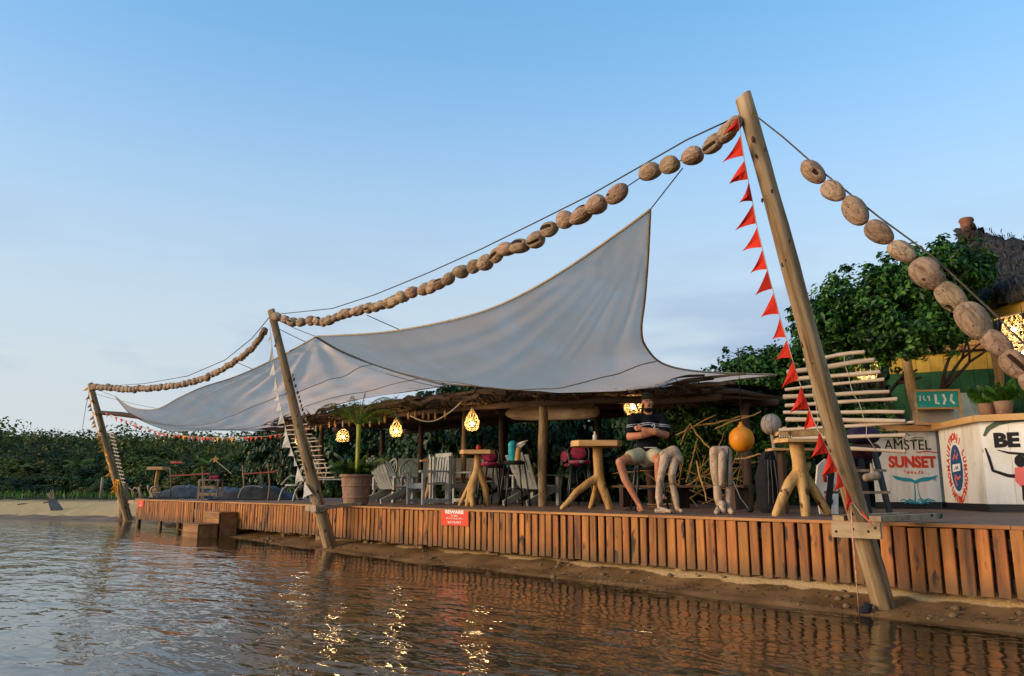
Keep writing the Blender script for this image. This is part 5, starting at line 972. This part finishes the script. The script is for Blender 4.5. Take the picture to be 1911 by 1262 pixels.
for x in (.1, 1.05): MB().box((x, .3, -.4), (.05, .2, .76)).build('leg', DARKW, sh)
for nm, px, py, Y, sz, col, lb in (('basket', 1612, 812, 9.2, (.28, .2, .2), '#3d1f52', 'purple cloth bag hanging behind the tall red-pennant pole'), ('basket', 1617, 842, 9.3, (.24, .2, .2), '#7c1b28', 'dark red patterned bag behind the tall red-pennant pole'), ('basket', 1605, 862, 9.35, (.22, .15, .12), '#23386e', 'blue bag below the red patterned bag behind the pole'), ('cushion', 1495, 862, 9.5, (.42, .22, .1), '#1f5e4c', 'green and yellow cushion seat behind the stout trunk table')):
    p = onY(px, py, Y); rt = thing(nm, p, YAW, lb, 'bag' if nm == 'basket' else 'cushion'); o = fused('body', [(V_((-sz[0]/3, 0, 0)), V_((sz[0]/3, 0, 0)), sz[2]*.5, sz[2]*.48)], .02, M('bag_'+col[1:], [col, '#14101a', col], 12, rough=.8, bump=.3), rt, 2); MB().tube(spline([(-sz[0]/4, -.02, sz[2]*.4), (0, -.02, sz[2]*.75), (sz[0]/4, -.02, sz[2]*.4)], 8), .008, 5).build('strap', RED if nm == 'basket' else YELF, rt)
ts = thing('trestle_stool', deckpt(1602, 9.0), YAW+.15, 'black A-frame trestle with pale foot bars behind the tall red-pennant pole', 'stool')
for s in (-1, 1):
    for y in (-.2, .2): MB().bar((s*.26, y, 0), (s*.16, y*.7, .75), .05, .05).build('leg', BLACKM, ts)
for z, y in ((.26, -.2), (.26, .2), (.5, -.17)): MB().bar((-.27, y*1.02, z), (.27, y*1.02, z), .03, .03).build('foot_bar', STICKW, ts)
MB().box((0, 0, .77), (.4, .34, .035)).build('seat', DARKW, ts)
wk = thing('wood_knot', onY(1627, 888, 8.9), YAW, 'knobbly driftwood lump beside the tall pole, in front of the red lettering', 'driftwood'); fused('lump', [(V_((-.06, 0, -.02)), V_((.05, 0, .0)), .045, .05), (V_((.02, 0, .02)), V_((.0, 0, .13)), .03, .012)], .01, DRIFT, wk, 2)
bb_ = thing('body_board', deckpt(1548, 9.4), YAW+.2, 'white painted board with a red floral design leaning behind the pennants', 'board'); mb = MB(); mb.poly([(-.12, 0, 0), (.12, 0, 0), (.15, 0, .35), (.11, 0, .58), (0, 0, .66), (-.11, 0, .58), (-.15, 0, .35)], (0, 1, 0), .03); mb.build('board', WHITEP, bb_)
for x, z in ((-.03, .42), (.04, .34), (-.02, .2), (.03, .15), (0, .5)): MB().ball((x, -.006, z), .035, 8, 5, (.8, .12, 1.3)).build('painted_flower', random.choice([RED, BLACKM]), bb_, smooth=True)

# ------------------------------------------------------------------ thatched bar hut behind the counters
hut = thing('thatched_hut', plan(1850, 14.5)+V_((0, 0, ZD)), 0, 'bar hut with dark thatched roof, green wall and yellow beams behind the counters', 'hut')
GREENW = M('green_wall', ['#16341c', '#1f4726', '#2a5a30'], 3, rough=.8, bump=.2); YELW = M('yellow_wall', ['#9c7a2a', '#b8933a', '#c9a64a'], 3, rough=.8, bump=.2)
GT = M('grey_thatch', ['#1f1e1e', '#383736', '#53504d'], 16, (1, 1, .25), .95, .9, 0, bdist=.06)
hu = hut.location
w0, w1 = plan(1680, 14.6), plan(2080, 13.2)
d = (w1-w0); ang = math.atan2(d.y, d.x); L_ = d.length; md = (w0+w1)/2
for z0, z1, mt, nm in ((0, 2.4, GREENW, 'wall'), (2.4, 2.72, YELW, 'upper_wall'), (2.72, 3.75, DARKW, 'interior_shade')):  # topmost dark boards stand in for the shaded hut interior under the eave
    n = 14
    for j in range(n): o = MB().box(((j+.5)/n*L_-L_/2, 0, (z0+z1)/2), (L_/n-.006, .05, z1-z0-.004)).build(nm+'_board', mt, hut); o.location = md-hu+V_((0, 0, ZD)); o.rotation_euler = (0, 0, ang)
for px, w, hh_ in ((1716, 13.2, 2.6), (1886, 12.6, 2.6), (1975, 12.4, 2.6)): p = plan(px, w); stick('post', stick_mesh('post', PALEW, 8, 5, .05, .03), p+V_((0, 0, ZD)), p+V_((0, 0, ZD+hh_)), .075, hut)
for z, yo, th in ((2.75, -.9, .09), (2.8, -.1, .1)): o = MB().bar((-L_/2, yo, z), (L_/2, yo, z), th, th).build('beam', PALEW, hut); o.location = md-hu+V_((0, 0, ZD)); o.rotation_euler = (0, 0, ang)
# roof: hipped, concave, apex over the wall, eave along the front
ap = onY(1803, 432, 14.2); e0 = onY(1818, 556, 12.6); e1 = onY(1990, 500, 11.2); ridge1 = onY(2050, 470, 14.0); e2 = e0+V_((-1.6, 3.6, .1))
def roof_patch(a, b_, c, dd, sag, nu=18, nv=12):     # a,b eave ; c,dd ridge
    vs = []
    for j in range(nv+1):
        v = j/nv
        for i in range(nu+1):
            u = i/nu; p = (a*(1-u)+b_*u)*(1-v)+(c*(1-u)+dd*u)*v; q = p-V_((0, 0, sag*4*v*(1-v)))
            vs.append(q+V_((random.uniform(-.03, .03), random.uniform(-.03, .03), random.uniform(-.035, .035))))
    n = nu+1; return vs, [(j*n+i, j*n+i+1, (j+1)*n+i+1, (j+1)*n+i) for j in range(nv) for i in range(nu)]
rid = ap+V_((.15, .1, -.05))
allp = []
for (a, b_, c, dd) in ((e0, e1, ap, ridge1), (e2, e0, ap, ap+V_((.02, 0, 0)))):
    mb = MB(); vs, fs = roof_patch(a, b_, c, dd, .28); mb.add(vs, fs); o = mb.build('thatch_slope', GT, hut, True, True); so = o.modifiers.new('t', 'SOLIDIFY'); so.thickness = .22; so.offset = -1; allp.append((vs, (c-a).normalized(), o))
for vs, dn, ow in allp:
    n = 3600; idx = RNG.integers(0, len(vs), n); Cc = np.array([vs[i] for i in idx])+RNG.normal(0, .05, (n, 3))+np.array([0, 0, -.02])-np.array(hu); al = np.tile(np.array(dn), (n, 1))+RNG.normal(0, .1, (n, 3))
    o = link('straw', leaf_mesh('straw', Cc, np.tile(np.array([-.3, -.6, .7]), (n, 1))+RNG.normal(0, .5, (n, 3)), RNG.uniform(.12, .28, n), GT, .08, .01, al), ow); o['kind'] = 'stuff'
MB().bar(e0+V_((.1, .15, -.28)), e1+V_((0, .15, -.28)), .1, .14).build('eave_beam', YELW, hut, True)
mb = MB(); mb.lathe([(.12, -.25), (.09, 0), (.1, .12), (.12, .16), (.1, .2)], 14, ap-hu+V_((.02, 0, .02))); mb.build('finial', M('finial_clay', ['#6d4433', '#8a5a44'], 6, rough=.8), hut, smooth=True)
# warm lamp light on the posts comes from the basket lantern by the thatch
# ------------------------------------------------------------------ plants on the counter
for px, w, lb in ((1872, 10.9, 'leafy dark plant in a blue pot on the bar next to the teal box'), (1905, 10.6, 'fern in a pot on the bar counter under the coconuts')):
    p = plan(px, w)+FH*.15; pl = thing('potted_plant', (p.x, p.y, ZD+H+.092), 0, lb, 'potted plant', 'plants on the bar'); MB().lathe([(.09, 0), (.12, .18), (.125, .19), (.11, .19)], 16).build('pot', BLUE if px == 1835 else TERRA, pl, smooth=True)
    for k in range(16): a = random.uniform(0, 6.28); frond(pl, (.03*math.cos(a), .03*math.sin(a), .17), V_((math.cos(a), math.sin(a), random.uniform(.8, 2))), random.uniform(.25, .42), 2.2, 14, .11, random.choice([LEAFA, LEAFC]), 'frond', .025)
# ------------------------------------------------------------------ trees and bushes
def limb(mb, p, d, r, L_, depth, tips, spread=.6):
    pts = [Vector(p)]; v = Vector(d).normalized(); q = Vector(p); rs_ = [r]
    for i in range(4): v = (v+Vector((random.gauss(0, .12), random.gauss(0, .12), random.gauss(.03, .08)))).normalized(); q = q+v*L_/4; pts.append(q.copy()); rs_.append(r*(1-.4*(i+1)/4))
    mb.tube(pts, rs_, 7 if r > .03 else 5, .06); 
    if depth == 0: tips.append((q, v)); return
    for k in range(random.choice((2, 3))): nd = (v+Vector((random.gauss(0, spread), random.gauss(0, spread), random.gauss(.1, spread*.6)))).normalized(); limb(mb, q, nd, r*.6, L_*.72, depth-1, tips, spread)
def tree(name, loc, label, trunk, clumps, per, cr, leaf, mats, hollow=.3, group=None, cat='tree'):
    """clumps: list of (centre offset, rx, ry, rz, n)"""
    root = thing(name, loc, 0, label, cat, group); mb = MB(); tips = []
    for p, d, r, L_, dep in trunk: limb(mb, p, d, r, L_, dep, tips)
    mb.build('trunk', BARK, root, smooth=True); Ps = []; Ns = []
    for c, rx, ry, rz_, n in clumps: P_, N_ = crown_pts(n, per, rx, ry, rz_, cr, hollow); Ps.append(P_+np.array(c)); Ns.append(N_)
    
    for c, rx, ry, rz_, n in clumps:                       # sprays that break the outline
        P_, N_ = crown_pts(max(6, n//5), max(10, per//2), rx*1.22, ry*1.2, rz_*1.3, cr*.55, .9); Ps.append(P_+np.array(c)); Ns.append(N_)
    Ps = np.concatenate(Ps); Ns = np.concatenate(Ns); o = link('crown', leaf_mesh('crown', Ps, Ns, leaf*(.6+.8*RNG.random(len(Ps))), mats, .55), root); return root
def off(px, py, Y, base): p = onY(px, py, Y); return tuple(p-Vector(base))
tb = plan(1705, 13.4)+V_((0, 0, ZD-.1))
mats3 = [LEAFA, LEAFB, LEAFB, LEAFC]
cl = [((1725, 515, 11.4), .62, .6, .42, 105), ((1785, 505, 11.6), .4, .5, .32, 60), ((1620, 560, 11.4), .72, .7, .42, 120), ((1555, 600, 11.3), .5, .6, .4, 80), ((1690, 612, 11.5), .85, .7, .38, 130), ((1590, 660, 11.7), .75, .7, .3, 90), ((1515, 655, 11.6), .45, .5, .34, 60), ((1750, 590, 11.8), .5, .6, .4, 65), ((1680, 560, 12.2), .9, .6, .5, 110)]
tree('leafy_tree', tb, 'spreading dark green tree growing beside the bar in front of the thatched roof', [((0, 0, 0), (-.25, -.2, 1), .14, 1.1, 3), ((0, 0, .1), (.25, -.3, 1), .1, 1.2, 3), ((0, 0, .2), (-.7, -.3, .8), .09, 1.2, 3)], [(off(*c[0], tb), *c[1:]) for c in cl], 46, .17, .085, mats3, .2, 'trees behind the deck')
sb = plan(1400, 13.6)+V_((0, 0, ZD-.15))
cl = [((1300, 745, 11.6), .8, .6, .45, 90), ((1390, 700, 11.8), .6, .5, .38, 70), ((1440, 690, 11.6), .5, .5, .35, 60), ((1350, 780, 11.5), .9, .6, .4, 90), ((1430, 770, 11.9), .7, .6, .5, 80), ((1280, 830, 12.0), .8, .6, .5, 70), ((1380, 850, 12.2), 1.1, .6, .5, 90), ((1470, 850, 12.2), .8, .6, .6, 70), ((1550, 800, 12.6), .9, .6, .7, 80), ((1255, 760, 12.2), .5, .5, .5, 40)]
tree('leafy_shrub', sb, 'dense green shrub rising behind the carved legs and under the sail corner', [((0, 0, 0), (-.4, -.2, 1), .07, .9, 3), ((.1, 0, 0), (.3, -.2, 1), .06, .9, 3), ((-.3, 0, 0), (-.7, 0, .9), .05, .9, 3)], [(off(*c[0], sb), *c[1:]) for c in cl], 50, .18, .085, [LEAFA, LEAFA, LEAFB, LEAFC], .2, cat='shrub')
# dark bushes filling the back of the shelter and the bar
bm = []
for v in range(4):
    P_, N_ = crown_pts(240, 70, 1, 1, .8, .2, .3, -.7); bm.append((leaf_mesh('foliage', P_, N_, .085*(.6+.8*RNG.random(len(P_))), [LEAFO, LEAFP, LEAFO] if v % 2 else [LEAFP, LEAFB, LEAFO], .6), None))
    mb = MB(); tips = []
    for k in range(3): limb(mb, (0, 0, -.7), (random.uniform(-.5, .5), random.uniform(-.5, .5), 1), .04, .5, 2, tips)
    bm[v] = (bm[v][0], mb.mesh('stem', BARK, True))
hm = []
for v in range(3):
    P_, N_ = crown_pts(260, 60, 1, 1, .9, .2, .3, -.9); hm.append(leaf_mesh('foliage', P_, N_, .1*(.6+.8*RNG.random(len(P_))), [LEAFB, LEAFP, LEAFB], .6))
def bush(v, loc, s, label, group): 
    r = thing('bush', loc, random.uniform(0, 6.28), label, 'bush', group); link('foliage', hm[v % 3] if group == GB else bm[v][0], r, (0, 0, s[2]*.6), None, s); link('stem', bm[v][1], r, (0, 0, s[2]*.66), None, s); return r
gz = lambda x, y: float(ground_z(x, y))
GB = 'bushes behind the stick shelter'
LM = [(-30, 'behind the small trunk table at the beach end'), (-27, 'behind the covered loungers'), (-24.5, 'behind the crate stand and far rails'), (-22, 'behind the pale cane chairs'), (-19.5, 'behind the potted palm'), (-17, 'behind the grey reclining chairs'), (-14.5, 'behind the grey armchairs and pale benches'), (-12, 'behind the blue carved bird'), (-9.5, 'behind the bowed-leg trunk table'), (-7, 'behind the seated person'), (-4, 'behind the carved legs and the hut'), (5, 'behind the thatched hut')]
for k, x in enumerate(np.linspace(-33, -6.6, 15)):
    y = 16.2+random.uniform(-.6, 1.6); s = random.uniform(1.5, 2.0); kind_ = random.choice(('broad', 'dense', 'ragged')); where = next(t for q, t in LM if x <= q); bush(k % 4, (x, y, gz(x, y)-.1), (s, s*.9, s*random.uniform(1.15, 1.5)), 'dark green bush in the hedge '+where, GB)
for k, (x, y, s) in enumerate(((-14.5, 19, 2.0), (-11.5, 18.5, 2.1), (-8.5, 18.8, 2.4), (-5.5, 19.5, 2.6), (-2.5, 20, 2.8), (.5, 19.5, 2.8), (3.5, 19, 2.6))): bush((k+1) % 4, (x, y, gz(x, y)-.1), (s, s, s*.95), 'tall bush rising over the hedge '+next(t for q, t in LM if x <= q), GB)
GL2 = 'bushes along the beach'
for k, (px, w, s, h_) in enumerate(((5, 47, 2.3, 1.7), (60, 49, 2.2, 1.9), (105, 44, 1.7, 1.3), (120, 52, 2.6, 2.1), (160, 45, 1.9, 1.5), (200, 47, 2.2, 2.0), (235, 44, 2.0, 2.0), (275, 46, 2.4, 2.2), (330, 44, 2.2, 2.1), (35, 58, 2.6, 2.2), (85, 62, 2.8, 2.6), (150, 60, 2.8, 2.4), (205, 64, 3.0, 2.8), (390, 42, 2.1, 2.1), (450, 40, 2.0, 2.1), (270, 58, 3.0, 2.7), (-60, 50, 2.6, 2.0), (350, 56, 3.0, 3.0), (510, 38, 2.0, 2.0), (-120, 54, 3, 2.4), (20, 42, 1.2, .9), (180, 41, 1.1, .9))):
    p = plan(px, w); z_ = 'small low' if s < 1.8 else ('tall' if h_ > 2.3 else 'rounded'); q_ = 'right at the edge of the beach sand' if w < 43 else ('beyond the far end of the deck' if px > 230 else ('behind the front bushes of the beach' if w > 53 else 'growing above the sandy beach')); bush(k % 4, (p.x, p.y, gz(p.x, p.y)-.2), (s, s, h_*.66*random.uniform(.6, 1.45)), z_+' olive green bush '+q_, GL2)
for px, w, hgt, lb in ((140, 47, 1.7, 'ragged wild palm with drooping fronds above the beach bushes'), (262, 46, 1.8, 'wild palm with yellowish fronds behind the yellow-ribbon pole'), (30, 50, 1.6, 'small wild palm among the beach bushes'), (392, 41, 1.5, 'wild palm behind the crate stand')):
    p = plan(px, w); wp = thing('wild_palm', (p.x, p.y, gz(p.x, p.y)-.1), 0, lb, 'palm', 'wild palms by the beach'); MB().tube([(0, 0, 0), (.1, 0, hgt*.5), (.05, .05, hgt)], [.16, .12, .1], 8, .1).build('trunk', BARK, wp, smooth=True)
    for k in range(15): a = k*.42+random.uniform(-.2, .2); frond(wp, (.05, .05, hgt), V_((math.cos(a), math.sin(a), random.uniform(.3, 1.6))), random.uniform(.8, 1.3), 1.1, 24, .34, random.choice([LEAFY, LEAFO, LEAFO]), 'frond', .05)
# far scrub on the hillside, one uncountable mass
n = 4200; ang = RNG.uniform(math.radians(-8), math.radians(115), n); r = 74+RNG.random(n)**.75*180; hx = -np.cos(ang)*r; hy = np.sin(ang)*r; hz = ground_z(hx, hy); sz = (.8+1.2*RNG.random(n))*(.75+.5*(vnoise(hx, hy, .13, 2, 30) > .1))+2.6*RNG.random(n)**5+r*.004
per = 110; o_ = RNG.normal(size=(n, per, 3)); o_ /= np.linalg.norm(o_, axis=2, keepdims=True); o_[:, :, 2] = np.abs(o_[:, :, 2]); P_ = np.stack([hx, hy, hz], 1)[:, None]+o_*sz[:, None, None]*np.array([1, 1, .85])*(.75+.3*RNG.random((n, per, 1)))
N_ = o_+RNG.normal(size=o_.shape)*.35; ok = ((hy-shore(hx)) > 9) & (vnoise(hx, hy, .09, 3, 21)+RNG.normal(0, .25, n) > -.75)
Lf_ = np.repeat(.22+sz*.06, per).reshape(n, per)
tag(link('hillside_scrub', leaf_mesh('hillside_scrub', P_[ok].reshape(-1, 3), N_[ok].reshape(-1, 3), Lf_[ok].ravel()*(.7+.6*RNG.random(ok.sum()*per)), [LEAFO, LEAFP, LEAFO, LEAFP], .8)), 'dense green scrub covering the low hillside beyond the beach', 'scrub', kind='stuff')
# grass tufts at the top of the beach
n = 2600; gx = RNG.uniform(-62, -30, n); d_ = RNG.normal(7.2, 1.2, n); gy = shore(gx)+d_/np.interp(gx, [-60, -38, -30], [.62, .68, .9]); gzv = ground_z(gx, gy)
tag(link('beach_grass', leaf_mesh('beach_grass', np.stack([gx, gy, gzv+.1], 1), RNG.normal(size=(n, 3))*np.array([1, 1, .2]), RNG.uniform(.2, .55, n), [LEAFO, LEAFC], .12, .02, np.tile([0, 0, 1.], (n, 1))+RNG.normal(0, .35, (n, 3)))), 'straggly grass along the top of the beach', 'grass', kind='stuff')
# ------------------------------------------------------------------ far end of the deck
TARP = M('grey_tarp', ['#2c3438', '#465056', '#566168'], 5, rough=.6, bump=.3)
for px, Y, w, hgt, lb in ((345, 9.6, 1.15, .42, 'grey blue covered boat-shaped lounger at the far end of the deck'), (478, 9.6, 1.2, .4, 'dark grey covered lounger between the far railing and the cane chairs'), (415, 10.6, 1.0, .36, 'dark covered lounger behind the small wooden crate stand')):
    r = thing('covered_lounger', deckpt(px, Y), YAW, lb, 'lounger', 'covered loungers'); mb = MB(); nu, nv = 26, 10; vs = []
    for i in range(nu+1):
        u = i/nu*2-1
        for j in range(nv+1):
            v = j/nv*2-1; hh_ = hgt*(1-abs(u)**3.2)*(1-abs(v)**4)*(.72+.28*math.sin(u*2.4+1.2))+.03*math.sin(u*17+v*4)*(1-abs(v)); vs.append((u*w, v*.5, max(.02, hh_)))
    mb.add(vs, [(i*(nv+1)+j, (i+1)*(nv+1)+j, (i+1)*(nv+1)+j+1, i*(nv+1)+j+1) for i in range(nu) for j in range(nv)]); mb.build('cover', TARP if px != 478 else M('dark_tarp', ['#191b1e', '#2c2f33', '#3b3d40'], 5, rough=.6, bump=.3), r, smooth=True)
    MB().box((0, 0, .012), (w*2, 1.0, .024)).build('base', BLACKF, r)
    MB().tube(spline([(-w*.3, -.47, .05), (-w*.22, -.45, hgt*.8), (0, -.44, hgt*.97), (w*.25, -.45, hgt*.85)], 14), .012, 5).build('piping', M('pale_piping', ['#7d868a', '#949da0'], 5, rough=.6), r)
for (xa, xb, Y, lb) in ((316, 376, 9.0, 'rustic rail of bent sticks with a red bar by the small trunk table'), (452, 500, 9.4, 'rustic rail of bent sticks with a red bar farther from the beach')):
    r = thing('stick_rail', deckpt(xa, Y), 0, lb, 'railing', 'stick rails at the far end'); 
    for px in (xa, xb): p = deckpt(px, Y); MB().tube(spline([p, p+V_((.06, 0, .4)), p+V_((-.05, 0, .75)), p+V_((-.12, 0, .98))], 8), .025, 7).build('upright', STICKW, r, True, True)
    a, c = deckpt(xa, Y), deckpt(xb+14, Y); MB().tube([a+V_((0, 0, .72)), c+V_((0, 0, .75))], .022, 7).build('bar', M('faded_red_wood', ['#5d2320', '#7d3430'], 6, rough=.8), r, True)
r = thing('crate_stand', deckpt(392, 9.0), YAW, 'small brown wooden crate stand at the far end of the deck', 'stand')
for s in (-1, 1):
    for y in (-.2, .2): MB().bar((s*.27, y, 0), (s*.27, y, .55), .05, .05).build('leg', STICKW, r)
for k in range(4): MB().box((0, -.18+k*.12, .56), (.6, .1, .03)).build('top_slat', STICKW, r)
for z in (.15, .35): MB().box((0, -.22, z), (.56, .02, .08)).build('side_slat', STICKW, r)
rr_ = thing('cloth_bundle', deckpt(400, 9.0, ZD+.577), YAW, 'small dark red cloth bundle on the crate stand', 'cloth'); fused('bundle', [(V_((-.1, 0, .05)), V_((.1, 0, .06)), .055, .06)], .02, MAG, rr_, 2)
r = thing('driftwood_pile', deckpt(266, 8.2), YAW, 'tangle of pale driftwood pieces on the deck corner by the beach', 'driftwood')
for k in range(12): x = random.uniform(-.45, .5); MB().tube(spline([(x, random.uniform(-.1, .2), .02), (x+random.uniform(-.15, .15), .05, random.uniform(.15, .35)), (x+random.uniform(-.25, .25), .1, random.uniform(.1, .5))], 7), [.03*random.uniform(.6, 1.2)]*8, 6, .15).build('piece', DRIFT, r, smooth=True)
st_ = thing('starfish_ornament', onY(402, 858, 9.8), YAW, 'small tan starfish ornament on a thin line at the far end', 'ornament'); mb = MB(); pts = []
for k in range(10): a = math.pi/2+k*math.pi/5; q = .13 if k % 2 == 0 else .055; pts.append((q*math.cos(a), 0, q*math.sin(a)))
mb.poly(pts, (0, 1, 0), .03); mb.build('star', PALEW, st_); MB().tube([(.04, 0, -.05), (.3, 0, -.25), (.55, .0, -.45)], .012, 6).build('line', TWINE, st_)
hb = thing('hanging_board', onY(329, 863, 9.8), YAW, 'faded pink board hanging in front of the dark bushes', 'board'); MB().box((0, 0, 0), (.42, .03, .07)).build('board', PINKF, hb); MB().tube([(-.15, 0, .03), (0, 0, 1.1), (.15, 0, .03)], .005, 5).build('line', ROPE, hb)
# ------------------------------------------------------------------ beach debris
p = onZ(100, 948, .35); bd = thing('broken_board', p, YAW, 'broken dark blue board stuck in the beach sand', 'board'); bd.location.z = gz(p.x, p.y); bd.scale = (.7, .7, .62)
mb = MB(); mb.poly([(-.1, 0, -.1), (.55, 0, -.1), (.45, 0, .15), (.0, 0, .75), (-.35, 0, .85), (-.3, 0, .4)], (0, 1, 0), .06); mb.build('board', M('blue_grey_board', ['#1c2933', '#31424e', '#465763'], 4, rough=.6), bd)
for k in range(4): MB().tube([(-.2+k*.06, 0, .7), (-.45+k*.1, 0, 1.0+random.uniform(0, .3))], .025, 5).build('splinter', DRIFT, bd)
for k in range(9):
    x = random.uniform(-52, -31); y = float(shore(x))+random.uniform(1.5, 6)/.7; mb = MB(); l = random.uniform(.3, .9); mb.tube([(0, 0, .02), (l*.5, .1, .06), (l, 0, .03)], [.05, .04, .02], 6, .2); o = build_at(mb, 'driftwood_stick', DRIFT, V_((0, 0, 0)), True); o.location = (x, y, gz(x, y)); o.rotation_euler = (0, 0, random.uniform(0, 3)); tag(o, 'short grey driftwood stick lying on the beach sand', 'driftwood', 'driftwood on the beach')
mb = MB(); mb.tube([(0, 0, -.2), (.03, 0, .9)], .06, 7, .08); p = plan(188, 36); o = build_at(mb, 'beach_stake', DRIFT, V_((0, 0, 0)), True); o.location = (p.x, p.y, gz(p.x, p.y)); tag(o, 'thin stake standing in the sand left of the yellow-ribbon pole', 'stake')
# stones and wet clumps along the bank below the skirt
ROCK = M('bank_stone', ['#4a3826', '#6e5638', '#87704c'], 6, rough=.75, bump=.5, rand=.2); rm = []
for v in range(4):
    mb = MB(); mb.ball((0, 0, 0), 1, 10, 7, (1, .8, .5))
    mb.v = [tuple(np.array(q)*(1+.22*math.sin(q[0]*3+v)+random.uniform(-.1, .1))) for q in mb.v]; rm.append(mb.mesh('stone', ROCK, True))
for k in range(70):
    x = random.uniform(-18, -1.5); y = random.uniform(6.85, 7.6); s = random.choice((.015, .02, .03, .045)); z = gz(x, y)
    if z < .0: continue
    o = link('stone', rm[k % 4], None, (x, y, z+s*.15), (0, 0, random.uniform(0, 6)), (s, s, s)); tag(o, 'small brown stone on the wet sand under the deck skirt', 'stone', 'stones along the bank')

# wrack line: bits of weed and bark washed up along the bank
n = 1500; wx = RNG.uniform(-17, -1, n); wy = shore(wx)+np.abs(RNG.normal(0, .22, n))+.05+.1*np.sin(wx*2.3); wz = ground_z(wx, wy)+.006
okw = wz > .004
tag(link('wrack', leaf_mesh('wrack', np.stack([wx, wy, wz], 1)[okw], (RNG.normal(0, .25, (n, 3))+np.array([0, 0, 1]))[okw], RNG.uniform(.012, .06, n)[okw], [DARKW, BARK, DRIFT], .35, .06)), 'bits of dark weed and bark washed up along the wet sand', 'weed', kind='stuff')
